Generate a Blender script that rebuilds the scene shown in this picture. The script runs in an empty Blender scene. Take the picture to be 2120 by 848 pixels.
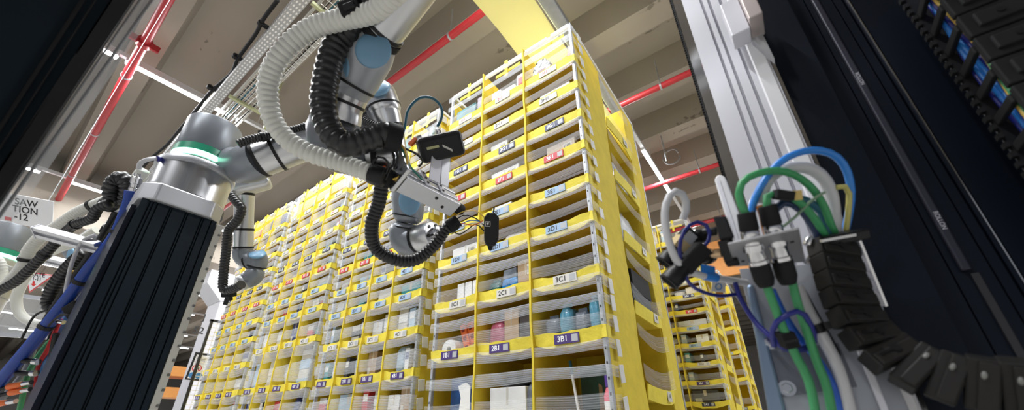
import bpy, math, random
from mathutils import Vector, Matrix, noise

R = random.Random(7)
V = Vector
scene = bpy.context.scene
COL = scene.collection
PI = math.pi

# ------------------------------------------------------------------ camera
H = 0.55                       # camera height above the floor
F_PX, CX, CY = 779.4, 1060.0, 502.4
PITCH, YAW, ROLL = -0.4428, -0.6223, -0.0110


def cam_rows():
    c, s = math.cos, math.sin
    Rz = Matrix(((c(YAW), -s(YAW), 0), (s(YAW), c(YAW), 0), (0, 0, 1)))
    B = Matrix(((1, 0, 0), (0, 0, -1), (0, 1, 0)))
    Rx = Matrix(((1, 0, 0), (0, c(PITCH), -s(PITCH)), (0, s(PITCH), c(PITCH))))
    Rr = Matrix(((c(ROLL), -s(ROLL), 0), (s(ROLL), c(ROLL), 0), (0, 0, 1)))
    return Rr @ Rx @ B @ Rz


CM = cam_rows()
CMT = CM.transposed()


def ray(u, v):
    return CMT @ V(((u - CX) / F_PX, (v - CY) / F_PX, 1.0))


def P(u, v, t):                # survey point: image position and depth -> place
    return ray(u, v) * t + V((0, 0, H))


def PY(u, v, Y):
    d = ray(u, v)
    return d * (Y / d.y) + V((0, 0, H))


def PX(u, v, X):
    d = ray(u, v)
    return d * (X / d.x) + V((0, 0, H))


def PZ(u, v, Z):
    d = ray(u, v)
    return d * ((Z - H) / d.z) + V((0, 0, H))


cam = bpy.data.cameras.new('camera')
cam.sensor_width = 36.0
cam.sensor_fit = 'HORIZONTAL'
cam.lens = F_PX / 2120 * 36
cam.shift_y = (CY - 424.0) / 2120
cam.clip_start = 0.01
cam.clip_end = 300
cam.dof.use_dof = True
cam.dof.focus_distance = 1.75
cam.dof.aperture_fstop = 4.0
camo = bpy.data.objects.new('camera', cam)
COL.objects.link(camo)
mw = Matrix((CM[0], -CM[1], -CM[2])).transposed().to_4x4()
mw.translation = V((0, 0, H))
camo.matrix_world = mw
scene.camera = camo

# ------------------------------------------------------------------ materials
MATS = {}


def mat(name, color, rough=0.5, metal=0.0, noise_amt=0.0, noise_scale=8.0, bump=0.0, bump_scale=60.0,
        spec=0.5, emit=None, emit_strength=0.0, alpha=1.0, transl=0.0, coat=0.0, stretch=None, trans=0.0):
    if name in MATS:
        return MATS[name]
    m = bpy.data.materials.new(name)
    m.use_nodes = True
    nt = m.node_tree
    N, L = nt.nodes, nt.links
    b = N['Principled BSDF']
    b.inputs['Base Color'].default_value = (*color, 1)
    b.inputs['Roughness'].default_value = rough
    b.inputs['Metallic'].default_value = metal
    b.inputs['Alpha'].default_value = alpha
    b.inputs['Specular IOR Level'].default_value = spec
    b.inputs['Coat Weight'].default_value = coat
    b.inputs['Transmission Weight'].default_value = trans
    if emit:
        b.inputs['Emission Color'].default_value = (*emit, 1)
        b.inputs['Emission Strength'].default_value = emit_strength
    tc = N.new('ShaderNodeTexCoord')
    co = tc.outputs['Object']
    if stretch:
        mp = N.new('ShaderNodeMapping')
        mp.inputs['Scale'].default_value = stretch
        L.new(co, mp.inputs['Vector'])
        co = mp.outputs['Vector']
    if noise_amt:
        n = N.new('ShaderNodeTexNoise')
        n.inputs['Scale'].default_value = noise_scale
        n.inputs['Detail'].default_value = 6
        L.new(co, n.inputs['Vector'])
        r = N.new('ShaderNodeValToRGB')
        r.color_ramp.elements[0].position = 0.3
        r.color_ramp.elements[1].position = 0.7
        r.color_ramp.elements[0].color = (*[max(0, c * (1 - noise_amt)) for c in color], 1)
        r.color_ramp.elements[1].color = (*[min(1, c * (1 + noise_amt)) for c in color], 1)
        L.new(n.outputs['Fac'], r.inputs['Fac'])
        L.new(r.outputs['Color'], b.inputs['Base Color'])
    if bump:
        n2 = N.new('ShaderNodeTexNoise')
        n2.inputs['Scale'].default_value = bump_scale
        n2.inputs['Detail'].default_value = 4
        L.new(co, n2.inputs['Vector'])
        bp = N.new('ShaderNodeBump')
        bp.inputs['Strength'].default_value = bump
        bp.inputs['Distance'].default_value = 0.01
        L.new(n2.outputs['Fac'], bp.inputs['Height'])
        L.new(bp.outputs['Normal'], b.inputs['Normal'])
    if transl:
        t = N.new('ShaderNodeBsdfTranslucent')
        t.inputs['Color'].default_value = (*color, 1)
        mx = N.new('ShaderNodeMixShader')
        mx.inputs['Fac'].default_value = transl
        out = N['Material Output']
        L.new(b.outputs[0], mx.inputs[1])
        L.new(t.outputs[0], mx.inputs[2])
        L.new(mx.outputs[0], out.inputs['Surface'])
    MATS[name] = m
    return m


YEL = mat('yellow_fabric', (0.86, 0.70, 0.065), 0.75, noise_amt=0.08, noise_scale=14, bump=0.25, bump_scale=30, transl=0.28)
YELD = mat('yellow_lip', (0.90, 0.755, 0.075), 0.7, noise_amt=0.07, noise_scale=20, bump=0.3, bump_scale=35, transl=0.15)
WHITE = mat('white_paint', (0.78, 0.78, 0.8), 0.45, noise_amt=0.04)
TAB = mat('white_tape', (0.70, 0.70, 0.68), 0.5, noise_amt=0.08, noise_scale=30)
SILVER = mat('brushed_aluminium', (0.62, 0.63, 0.65), 0.32, 1.0, noise_amt=0.06, noise_scale=5, stretch=(40, 40, 2))
SATIN = mat('satin_tube', (0.66, 0.67, 0.69), 0.28, 0.9, noise_amt=0.03)
ALU = mat('anodised_aluminium', (0.60, 0.61, 0.64), 0.42, 0.75, noise_amt=0.04)
RAILW = mat('pale_anodised_profile', (0.66, 0.66, 0.71), 0.5, 0.25, noise_amt=0.02)
CHROME = mat('polished_steel', (0.7, 0.7, 0.72), 0.12, 1.0)
ROBOT = mat('grey_robot_housing', (0.25, 0.27, 0.30), 0.38, 0.35, noise_amt=0.05, noise_scale=4)
ROBOTD = mat('dark_robot_housing', (0.14, 0.15, 0.17), 0.36, 0.3, noise_amt=0.05, noise_scale=4)
ROBOTL = mat('light_robot_housing', (0.40, 0.42, 0.45), 0.36, 0.35, noise_amt=0.04, noise_scale=4)
BLUECAP = mat('light_blue_cap', (0.17, 0.33, 0.48), 0.4, 0.05, noise_amt=0.04, coat=0.15)
BLACK = mat('black_plastic', (0.009, 0.009, 0.010), 0.42, spec=0.35)
BLACKM = mat('matt_black', (0.011, 0.011, 0.012), 0.7, spec=0.25, noise_amt=0.15, noise_scale=20)
HOSEB = mat('black_conduit', (0.014, 0.014, 0.015), 0.34)
HOSEW = mat('white_conduit', (0.70, 0.70, 0.65), 0.45, noise_amt=0.03)
NAVY = mat('black_blue_profile', (0.006, 0.013, 0.020), 0.4, spec=0.22)
MACH = mat('dark_machine_profile', (0.004, 0.007, 0.014), 0.36, spec=0.2)
MACH2 = mat('dark_machine_strip', (0.030, 0.030, 0.048), 0.45, 0.3)
RED = mat('red_pipe', (0.42, 0.022, 0.03), 0.4, noise_amt=0.08, noise_scale=4)
BLUE = mat('blue_cable', (0.012, 0.055, 0.33), 0.35)
BLUEL = mat('bright_blue_cable', (0.03, 0.22, 0.68), 0.3)
BLUEN = mat('navy_cable', (0.015, 0.02, 0.20), 0.35)
TEAL = mat('teal_cable', (0.015, 0.11, 0.17), 0.4)
GREEN = mat('green_cable', (0.045, 0.30, 0.11), 0.4)
WHITEC = mat('white_cable', (0.58, 0.58, 0.6), 0.4)
YCABLE = mat('yellow_cable', (0.75, 0.5, 0.1), 0.4)
ORANGE = mat('orange_plastic', (0.85, 0.17, 0.03), 0.45)
ORANGED = mat('orange_rack', (0.62, 0.26, 0.06), 0.6, noise_amt=0.05)
CARD = mat('cardboard', (0.42, 0.29, 0.17), 0.75, noise_amt=0.08, noise_scale=9)
GLOW = mat('green_light_ring', (0.3, 0.9, 0.6), 0.4, emit=(0.30, 1.0, 0.62), emit_strength=5.0)
GLOWD = mat('green_ring_base', (0.02, 0.30, 0.17), 0.35)
LAMP = mat('lamp_tube', (1, 1, 1), 0.5, emit=(0.96, 0.98, 1.0), emit_strength=22.0)
INKK = mat('black_ink', (0.02, 0.02, 0.02), 0.6)
INKW = mat('white_ink', (0.85, 0.85, 0.85), 0.6)
INKR = mat('red_ink', (0.65, 0.03, 0.03), 0.6)
L_PURPLE = mat('purple_label', (0.06, 0.03, 0.16), 0.5)
L_NAVY = mat('navy_label', (0.02, 0.03, 0.09), 0.5)
L_RED = mat('red_label', (0.50, 0.03, 0.04), 0.5)
L_BLUE = mat('light_blue_label', (0.30, 0.43, 0.60), 0.5)
L_WHITE = mat('white_label', (0.62, 0.60, 0.55), 0.5)
GALV = mat('galvanised_steel', (0.42, 0.44, 0.46), 0.45, 0.7, noise_amt=0.12, noise_scale=10)
CLEAR = mat('clear_plastic', (0.8, 0.82, 0.84), 0.12, alpha=0.25)


def concrete():
    m = bpy.data.materials.new('concrete')
    m.use_nodes = True
    nt = m.node_tree
    N, L = nt.nodes, nt.links
    b = N['Principled BSDF']
    b.inputs['Roughness'].default_value = 0.85
    tc = N.new('ShaderNodeTexCoord')
    n1 = N.new('ShaderNodeTexNoise'); n1.inputs['Scale'].default_value = 0.55; n1.inputs['Detail'].default_value = 8
    n2 = N.new('ShaderNodeTexNoise'); n2.inputs['Scale'].default_value = 9; n2.inputs['Detail'].default_value = 8
    mp = N.new('ShaderNodeMapping'); mp.inputs['Scale'].default_value = (0.15, 5, 1)
    n3 = N.new('ShaderNodeTexNoise'); n3.inputs['Scale'].default_value = 1.5; n3.inputs['Detail'].default_value = 4
    L.new(tc.outputs['Object'], n1.inputs['Vector']); L.new(tc.outputs['Object'], n2.inputs['Vector'])
    L.new(tc.outputs['Object'], mp.inputs['Vector']); L.new(mp.outputs[0], n3.inputs['Vector'])
    a = N.new('ShaderNodeMath'); a.operation = 'ADD'
    L.new(n1.outputs['Fac'], a.inputs[0]); L.new(n3.outputs['Fac'], a.inputs[1])
    a2 = N.new('ShaderNodeMath'); a2.operation = 'MULTIPLY_ADD'; a2.inputs[1].default_value = 0.5
    L.new(n2.outputs['Fac'], a2.inputs[0]); L.new(a.outputs[0], a2.inputs[2])
    r = N.new('ShaderNodeValToRGB')
    r.color_ramp.elements[0].position = 0.95; r.color_ramp.elements[0].color = (0.165, 0.142, 0.115, 1)
    r.color_ramp.elements[1].position = 1.5; r.color_ramp.elements[1].color = (0.30, 0.265, 0.22, 1)
    L.new(a2.outputs[0], r.inputs['Fac']); L.new(r.outputs[0], b.inputs['Base Color'])
    bp = N.new('ShaderNodeBump'); bp.inputs['Strength'].default_value = 0.15
    L.new(n2.outputs['Fac'], bp.inputs['Height']); L.new(bp.outputs[0], b.inputs['Normal'])
    return m


CONC = concrete()


def band_material(lo, hi):
    m = bpy.data.materials.new('elastic_band_mesh')
    m.use_nodes = True
    nt = m.node_tree
    N, L = nt.nodes, nt.links
    b = N['Principled BSDF']
    b.inputs['Base Color'].default_value = (0.74, 0.77, 0.80, 1)
    b.inputs['Roughness'].default_value = 0.5
    uv = N.new('ShaderNodeUVMap')
    sp = N.new('ShaderNodeSeparateXYZ')
    L.new(uv.outputs[0], sp.inputs[0])
    s = N.new('ShaderNodeMath'); s.operation = 'MULTIPLY'; s.inputs[1].default_value = 2 * PI / 0.0075
    L.new(sp.outputs['Y'], s.inputs[0])
    w = N.new('ShaderNodeMath'); w.operation = 'SINE'
    L.new(s.outputs[0], w.inputs[0])
    n = N.new('ShaderNodeTexNoise'); n.inputs['Scale'].default_value = 6
    mp = N.new('ShaderNodeMapping'); mp.inputs['Scale'].default_value = (0.4, 40, 1)
    L.new(uv.outputs[0], mp.inputs[0]); L.new(mp.outputs[0], n.inputs['Vector'])
    ad = N.new('ShaderNodeMath'); ad.operation = 'MULTIPLY_ADD'; ad.inputs[1].default_value = 0.20
    L.new(w.outputs[0], ad.inputs[0]); L.new(n.outputs['Fac'], ad.inputs[2])
    mr = N.new('ShaderNodeMapRange')
    mr.inputs['From Min'].default_value = 0.15; mr.inputs['From Max'].default_value = 0.85
    mr.inputs['To Min'].default_value = lo; mr.inputs['To Max'].default_value = hi
    L.new(ad.outputs[0], mr.inputs['Value'])
    L.new(mr.outputs[0], b.inputs['Alpha'])
    return m


BAND = band_material(.16, .46)
BAND_CLEAR = band_material(.05, .32)


def post_material():
    m = bpy.data.materials.new('perforated_post')
    m.use_nodes = True
    nt = m.node_tree
    N, L = nt.nodes, nt.links
    b = N['Principled BSDF']
    b.inputs['Roughness'].default_value = 0.4
    b.inputs['Metallic'].default_value = 0.3
    tc = N.new('ShaderNodeTexCoord')
    so = N.new('ShaderNodeSeparateXYZ'); L.new(tc.outputs['Object'], so.inputs[0])
    sg = N.new('ShaderNodeSeparateXYZ'); L.new(tc.outputs['Generated'], sg.inputs[0])

    def mth(op, a, bb):
        k = N.new('ShaderNodeMath'); k.operation = op
        for i, x in enumerate((a, bb)):
            if isinstance(x, (int, float)):
                k.inputs[i].default_value = x
            else:
                L.new(x, k.inputs[i])
        return k.outputs[0]
    fz = mth('ABSOLUTE', mth('SUBTRACT', mth('FRACT', mth('MULTIPLY', so.outputs['Z'], 18.0), 0), 0.5), 0)
    fx = mth('ABSOLUTE', mth('SUBTRACT', sg.outputs['X'], 0.5), 0)
    k = mth('MULTIPLY', mth('LESS_THAN', fz, 0.10), mth('LESS_THAN', fx, 0.2))
    mx = N.new('ShaderNodeMix'); mx.data_type = 'RGBA'
    L.new(k, mx.inputs[0])
    mx.inputs[6].default_value = (0.46, 0.48, 0.51, 1)
    mx.inputs[7].default_value = (0.06, 0.06, 0.06, 1)
    L.new(mx.outputs[2], b.inputs['Base Color'])
    return m


POST = post_material()

# ------------------------------------------------------------------ mesh builder
TEXT_CACHE = {}


def text_geo(s):
    if s in TEXT_CACHE:
        return TEXT_CACHE[s]
    c = bpy.data.curves.new('t', 'FONT')
    c.body = s
    c.size = 1
    c.align_x = 'CENTER'
    c.align_y = 'CENTER'
    c.offset = 0.018
    o = bpy.data.objects.new('t', c)
    COL.objects.link(o)
    dg = bpy.context.evaluated_depsgraph_get()
    me = bpy.data.meshes.new_from_object(o.evaluated_get(dg))
    vs = [(v.co.x, v.co.y) for v in me.vertices]
    fs = [tuple(p.vertices) for p in me.polygons]
    bpy.data.objects.remove(o)
    bpy.data.curves.remove(c)
    bpy.data.meshes.remove(me)
    TEXT_CACHE[s] = (vs, fs)
    return vs, fs


def frame(axis, hint=None):
    w = V(axis).normalized()
    h = V(hint) if hint is not None else (V((0, 0, 1)) if abs(w.z) < 0.9 else V((1, 0, 0)))
    u = (h - w * h.dot(w)).normalized()
    return u, w.cross(u), w


def smooth_path(pts, step=0.01, closed=False):
    pts = [V(p) for p in pts]
    if len(pts) == 2:
        out = [pts[0], pts[1]]
        L = (pts[1] - pts[0]).length
        n = max(2, int(L / step))
        return [pts[0].lerp(pts[1], i / n) for i in range(n + 1)]
    dense = []
    ext = [pts[0] * 2 - pts[1]] + pts + [pts[-1] * 2 - pts[-2]]
    for i in range(1, len(ext) - 2):
        p0, p1, p2, p3 = ext[i - 1:i + 3]
        for k in range(16):
            t = k / 16
            dense.append(0.5 * ((2 * p1) + (p2 - p0) * t + (2 * p0 - 5 * p1 + 4 * p2 - p3) * t * t + (3 * p1 - p0 - 3 * p2 + p3) * t ** 3))
    dense.append(pts[-1])
    out = [dense[0]]
    acc = 0
    for a, b in zip(dense, dense[1:]):
        L = (b - a).length
        while acc + L >= step:
            r = (step - acc) / L
            a = a.lerp(b, r)
            out.append(a)
            L = (b - a).length
            acc = 0
        acc += L
    if (out[-1] - dense[-1]).length > step * 0.3:
        out.append(dense[-1])
    return out


class MB:
    def __init__(s):
        s.v, s.f, s.m, s.uv = [], [], [], {}
        s.mi = 0

    def face(s, idx):
        s.f.append(tuple(idx)); s.m.append(s.mi)

    def add(s, vs, fs):
        b = len(s.v)
        s.v += [V(x) for x in vs]
        for q in fs:
            s.face([b + i for i in q])
        return s

    def box(s, lo, hi):
        x0, y0, z0 = lo; x1, y1, z1 = hi
        return s.add([(x0, y0, z0), (x1, y0, z0), (x1, y1, z0), (x0, y1, z0), (x0, y0, z1), (x1, y0, z1), (x1, y1, z1), (x0, y1, z1)],
                     [(3, 2, 1, 0), (4, 5, 6, 7), (0, 1, 5, 4), (1, 2, 6, 5), (2, 3, 7, 6), (3, 0, 4, 7)])

    def obox(s, c, ax, ay, az, sx, sy, sz):
        c = V(c); ax, ay, az = V(ax).normalized() * sx / 2, V(ay).normalized() * sy / 2, V(az).normalized() * sz / 2
        vs = [c + ax * i + ay * j + az * k for k in (-1, 1) for (i, j) in ((-1, -1), (1, -1), (1, 1), (-1, 1))]
        return s.add(vs, [(3, 2, 1, 0), (4, 5, 6, 7), (0, 1, 5, 4), (1, 2, 6, 5), (2, 3, 7, 6), (3, 0, 4, 7)])

    def bar(s, a, b, w, h, hint=None):
        a, b = V(a), V(b)
        u, v, n = frame(b - a, hint)
        return s.obox((a + b) / 2, u, v, n, w, h, (b - a).length)

    def lathe(s, prof, o, axis, seg=28, hint=None):
        u, v, w = frame(axis, hint)
        o = V(o)
        b = len(s.v)
        rings = []
        for r, h in prof:
            if r < 1e-6:
                rings.append([len(s.v)]); s.v.append(o + w * h)
            else:
                rings.append(list(range(len(s.v), len(s.v) + seg)))
                for i in range(seg):
                    a = 2 * PI * i / seg
                    s.v.append(o + w * h + (u * math.cos(a) + v * math.sin(a)) * r)
        for p, q in zip(rings, rings[1:]):
            for i in range(seg):
                j = (i + 1) % seg
                if len(p) == 1 and len(q) == 1:
                    continue
                if len(p) == 1:
                    s.face((p[0], q[i], q[j]))
                elif len(q) == 1:
                    s.face((p[i], p[j], q[0]))
                else:
                    s.face((p[i], p[j], q[j], q[i]))
        return s

    def cyl(s, a, b, r, r2=None, seg=24, bev=0.0):
        a, b = V(a), V(b)
        L = (b - a).length
        r2 = r if r2 is None else r2
        if bev:
            pr = [(0, 0), (r - bev, 0), (r - bev * .3, bev * .3), (r, bev), (r2, L - bev), (r2 - bev * .3, L - bev * .3), (r2 - bev, L), (0, L)]
        else:
            pr = [(0, 0), (r, 0), (r2, L), (0, L)]
        return s.lathe(pr, a, b - a, seg)

    def ring(s, c, axis, r, w, th=0.003, seg=32):
        return s.lathe([(r - th, -w / 2), (r, -w / 2), (r, w / 2), (r - th, w / 2), (r - th, -w / 2)], c, axis, seg)

    def sweep(s, path, radii, seg=16, round_caps=False, flat=1.0, hint=None):
        n = len(path)
        tan = []
        for i in range(n):
            a = path[max(0, i - 1)]; b = path[min(n - 1, i + 1)]
            tan.append((b - a).normalized())
        u = frame(tan[0], hint)[0]
        rings = []
        for i in range(n):
            if i:
                u = (u - tan[i] * u.dot(tan[i])).normalized()
            v = tan[i].cross(u)
            ids = []
            for k in range(seg):
                a = 2 * PI * k / seg
                ids.append(len(s.v))
                s.v.append(path[i] + (u * math.cos(a) + v * math.sin(a) * flat) * radii[i])
            rings.append(ids)
        for p, q in zip(rings, rings[1:]):
            for i in range(seg):
                j = (i + 1) % seg
                s.face((p[i], p[j], q[j], q[i]))
        s.face(tuple(reversed(rings[0])))
        s.face(tuple(rings[-1]))
        return s

    def tube(s, pts, r, seg=12, step=0.012):
        p = smooth_path(pts, step)
        return s.sweep(p, [r] * len(p), seg)

    def limb(s, pts, radii, seg=32, step=0.012, dome=True):
        """a housing that follows a bent centre line with changing thickness and rounded ends"""
        pts = [V(p) for p in pts]
        p = smooth_path(pts, step)
        # arc positions of control points
        cum = [0]
        for a, b in zip(p, p[1:]):
            cum.append(cum[-1] + (b - a).length)
        ctrl = []
        for q in pts:
            k = min(range(len(p)), key=lambda i: (p[i] - q).length)
            ctrl.append(cum[k])
        ctrl[-1] = cum[-1]
        rad = []
        for c in cum:
            j = 0
            while j < len(ctrl) - 2 and c > ctrl[j + 1]:
                j += 1
            t = (c - ctrl[j]) / max(1e-6, ctrl[j + 1] - ctrl[j])
            t = min(1, max(0, t))
            t = t * t * (3 - 2 * t)
            rad.append(radii[j] * (1 - t) + radii[j + 1] * t)
        if dome:
            for side in (0, 1):
                L = cum[-1]
                for i in range(len(p)):
                    d = cum[i] if side == 0 else L - cum[i]
                    rr = radii[0] if side == 0 else radii[-1]
                    e = rr * 0.5
                    if d < e:
                        rad[i] *= 0.72 + 0.28 * math.sqrt(max(0, 1 - (1 - d / e) ** 2))
        return s.sweep(p, rad, seg)

    def hose(s, pts, r, pitch=0.012, depth=0.12, seg=18, duty=0.5):
        p = smooth_path(pts, pitch / 5)
        rad = []
        for i in range(len(p)):
            k = i % 5
            rad.append(r * (1 - depth) if k in (0,) else (r if k in (2, 3) else r * (1 - depth * .35)))
        return s.sweep(p, rad, seg)

    def prism(s, poly, o, ux, uy, d):
        """polygon in the plane (ux, uy) at o, pushed along vector d"""
        o, ux, uy, d = V(o), V(ux), V(uy), V(d)
        n = len(poly)
        vs = [o + ux * x + uy * y for x, y in poly] + [o + ux * x + uy * y + d for x, y in poly]
        fs = [tuple(range(n)), tuple(reversed(range(n, 2 * n)))]
        for i in range(n):
            j = (i + 1) % n
            fs.append((j, i, n + i, n + j))
        return s.add(vs, fs)

    def quad(s, a, b, c, d):
        return s.add([a, b, c, d], [(0, 1, 2, 3)])

    def text(s, t, o, ux, uy, size, n=None):
        vs, fs = text_geo(t)
        o, ux, uy = V(o), V(ux).normalized(), V(uy).normalized()
        return s.add([o + ux * x * size + uy * y * size for x, y in vs], fs)

    def ellipsoid(s, c, ax, ay, az, nu=20, nv=12, vmin=-1.0):
        c, ax, ay, az = V(c), V(ax), V(ay), V(az)
        prof = []
        rings = []
        a0 = math.asin(vmin)
        for j in range(nv + 1):
            a = a0 + (PI / 2 - a0) * j / nv
            ids = []
            for i in range(nu):
                b = 2 * PI * i / nu
                ids.append(len(s.v))
                s.v.append(c + (ax * math.cos(b) + ay * math.sin(b)) * math.cos(a) + az * math.sin(a))
            rings.append(ids)
        for p, q in zip(rings, rings[1:]):
            for i in range(nu):
                k = (i + 1) % nu
                s.face((p[i], p[k], q[k], q[i]))
        s.face(tuple(reversed(rings[0])))
        return s

    def mesh(s, name, mats, smooth=None):
        me = bpy.data.meshes.new(name)
        me.from_pydata([tuple(v) for v in s.v], [], s.f)
        if not isinstance(mats, (list, tuple)):
            mats = [mats]
        for m in mats:
            me.materials.append(m)
        if len(mats) > 1:
            me.polygons.foreach_set('material_index', [min(i, len(mats) - 1) for i in s.m])
        if smooth:
            me.polygons.foreach_set('use_smooth', [True] * len(me.polygons))
            me.set_sharp_from_angle(angle=math.radians(smooth))
        me.update()
        return me


def props(o, label=None, cat=None, group=None, kind=None):
    for k, x in (('label', label), ('category', cat), ('group', group), ('kind', kind)):
        if x:
            o[k] = x
    return o


def thing(name, label, cat, loc=(0, 0, 0), group=None):
    o = bpy.data.objects.new(name, None)
    o.empty_display_size = 0.05
    COL.objects.link(o)
    o.location = loc
    return props(o, label, cat, group)


def obj(name, mb, mats, parent=None, label=None, cat=None, group=None, kind=None, smooth=None, bevel=0.0, segs=2):
    o = bpy.data.objects.new(name, mb.mesh(name, mats, smooth))
    COL.objects.link(o)
    if parent is not None:
        o.parent = parent
        if parent.parent is None:
            o.matrix_parent_inverse = Matrix.Translation(-V(parent.location))
    if bevel:
        b = o.modifiers.new('bevel', 'BEVEL')
        b.width = bevel
        b.segments = segs
        b.limit_method = 'ANGLE'
        b.harden_normals = False
    return props(o, label, cat, group, kind)


def structure(name, mb, mats, **k):
    return obj(name, mb, mats, kind='structure', **k)


S = 1.43                       # distance to the front face of the pod row
# ------------------------------------------------------------------ setting
ZL = 5.2 + H                   # lamp height
ZP = 5.0 + H                   # sprinkler pipes
ZR = 5.62 + H                  # underside of the ceiling ribs
ZS = 6.2 + H                   # ceiling slab

mb = MB()
mb.box((-60, -14, -0.2), (22, 40, 0))
structure('floor', mb, mat('floor_concrete', (0.42, 0.41, 0.39), 0.5, noise_amt=0.1, noise_scale=1.2))
mb = MB()
mb.box((-60, -14, ZS), (22, 40, ZS + 0.3))
y = -13.3
while y < 39:                  # ribs with sloping flanks, running along the aisle
    mb.prism([(-0.29, 0), (-0.20, -(ZS - ZR)), (0.20, -(ZS - ZR)), (0.29, 0)], (-60, y, ZS + .01), (0, 1, 0), (0, 0, 1), (82, 0, 0))
    y += 1.47
structure('ceiling', mb, CONC)
mb = MB()
mb.box((-60, 40, 0), (22, 40.3, ZS))
structure('wall_back', mb, mat('wall_grey', (0.5, 0.48, 0.45), 0.8, noise_amt=0.05, noise_scale=1))
mb = MB()
mb.box((-60.3, -14, 0), (-60, 40, ZS))
structure('wall_left', mb, mat('wall_grey', (0.5, 0.48, 0.45), 0.8))

mb = MB()
mb.prism([(0, ZR), (0, 5.0), (0.25, 4.75), (0.85, 4.75), (1.1, 5.0), (1.1, ZR)], (-14.6, -14, 0), (1, 0, 0), (0, 0, 1), (0, 54, 0))
obj('concrete_girder', mb, CONC, label='wide concrete girder crossing under the ceiling ribs at the left', cat='girder', kind='structure')

# white column with its bearing head
cc = V((-13.9, 4.03, 0))
root = thing('concrete_column', 'white painted concrete column with flared head and black lettering', 'column', (cc.x, cc.y, 0))
mb = MB()
mb.box((cc.x - .55, cc.y - .28, 0), (cc.x + .45, cc.y + .32, 4.75))
WALLW = mat('white_masonry_paint', (0.66, 0.66, 0.70), 0.6, noise_amt=0.03, noise_scale=2)
obj('shaft', mb, WALLW, root)
mb = MB()
mb.prism([(-.45, 4.76), (-.45, 4.35), (0, 3.9), (.6, 3.9), (1.05, 4.35), (1.05, 4.76)], (cc.x + .46, cc.y - .28, 0), (0, 1, 0), (0, 0, 1), (-1.0, 0, 0))
mb.v = [V((v.x, v.y - .02, v.z)) for v in mb.v]
obj('flared_head', mb, WALLW, root)
mb = MB()
for ch, u, v in (('J', 423, 657), ('52', 411, 684)):
    mb.text(ch, PX(u, v, cc.x + .453), (0, 1, 0), (0, 0, 1), 0.26)
obj('lettering', mb, INKK, root)

# sprinkler pipes
PIPE_Y = [y * 5.0 for y in (-0.022, 0.487, 1.03, 1.612, 2.15)]
PIPE_TXT = ['red sprinkler pipe crossing above the left robot, nearest to the camera', 'red sprinkler pipe passing behind the grey arm and over the front pod',
            'red sprinkler pipe right of the front pod, higher of the two there', 'red sprinkler pipe right of the front pod, lower of the two there',
            'red sprinkler pipe far back, mostly hidden by the pods']
for i, yy in enumerate(PIPE_Y):
    root = thing('sprinkler_pipe', PIPE_TXT[i], 'pipe', (-13.5, yy, ZP), 'red sprinkler pipes')
    mb = MB()
    rr = 0.058 if i == 0 else 0.052
    mb.cyl((-13.5, yy, ZP), (9, yy, ZP), rr, seg=16)
    obj('pipe', mb, RED, root, smooth=40)
    for xx in (-11.8, -9.6, -7.4, -5.0, -2.8, -.62, 1.6):
        if i == 4 and xx < -3:
            continue
        mb = MB()
        mb.ring((xx, yy, ZP), (1, 0, 0), rr + .008, 0.03, 0.008, 16)
        mb.cyl((xx, yy, ZP + rr), (xx, yy, ZR - .005), 0.008, seg=6)
        obj('hanger', mb, GALV, root, smooth=40)
    if i == 0:
        for xx in (PZ(291, 84, ZP).x,):
            mb = MB()
            mb.cyl((xx - .05, yy, ZP), (xx + .05, yy, ZP), rr + .03, seg=16)
            mb.box((xx - .02, yy - .17, ZP - .05), (xx + .02, yy + .17, ZP + .05))
            obj('flange', mb, RED, root, smooth=40)

# lamps: lines of linear fittings on trunking rails
LX = [(-7.33, 'left'), (-1.456, 'right'), (-12.7, 'far left'), (-20.6, 'distant'), (-24.8, 'very distant'), (-31.3, 'remote'), (-36.5, 'remotest')]
LWHITE = mat('lamp_housing', (0.7, 0.71, 0.73), 0.4)
for x, nm in LX:
    mb = MB()
    mb.box((x - .035, -8, ZL + .05), (x + .035, 30, ZL + .12))
    yy = -7.0
    while yy < 30:
        mb.cyl((x, yy, ZL + .12), (x, yy, ZR - .005), 0.006, seg=6)
        yy += 2.9
    obj('light_trunking', mb, LWHITE, label='white lighting rail carrying the %s line of ceiling lamps' % nm, cat='lighting rail')
LAMPS = {0: [(-2.1, -.47), (-.45, -.28), (-.20, 1.28), (1.36, 1.46), (3.05, 4.5), (6.0, 7.5), (8.5, 10.0)],
         1: [(-3.2, -1.7), (.6, 2.1), (3.16, 4.6), (6.85, 9.0), (11.5, 13.0)],
         3: [(-3.0, -1.6), (.2, 1.6), (3.9, 5.3), (8.0, 9.4)], 4: [(-1.2, .2), (.7, 2.1), (4.6, 6.0), (9.0, 10.4)], 5: [(-1.0, .4), (2.4, 3.8), (6.2, 7.6), (10, 11.4)], 6: [(.6, 2.0), (4.0, 5.4), (7.8, 9.2)],
         2: [(-2.5, -.9), (-.82, -.55), (-.12, 1.35), (3.0, 4.4), (6, 7.4), (9, 10.4), (12, 13.4)]}
WHERE = {(0, 1): 'short lit ceiling lamp section left of the red pipe crossing', (0, 2): 'long bright ceiling lamp above the big left robot',
         (0, 3): 'small bright lamp end just right of the left robot top', (0, 4): 'bright ceiling lamp just above the second yellow pod',
         (1, 2): 'ceiling lamp glaring at the top corner of the front pod', (1, 3): 'bright ceiling lamp right of the front yellow pod',
         (2, 1): 'short dim lamp section at the far left edge panel', (2, 2): 'ceiling lamp above the hanging white workstation sign',
         (2, 3): 'ceiling lamp seen beside the hanging small robot arm'}
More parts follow.
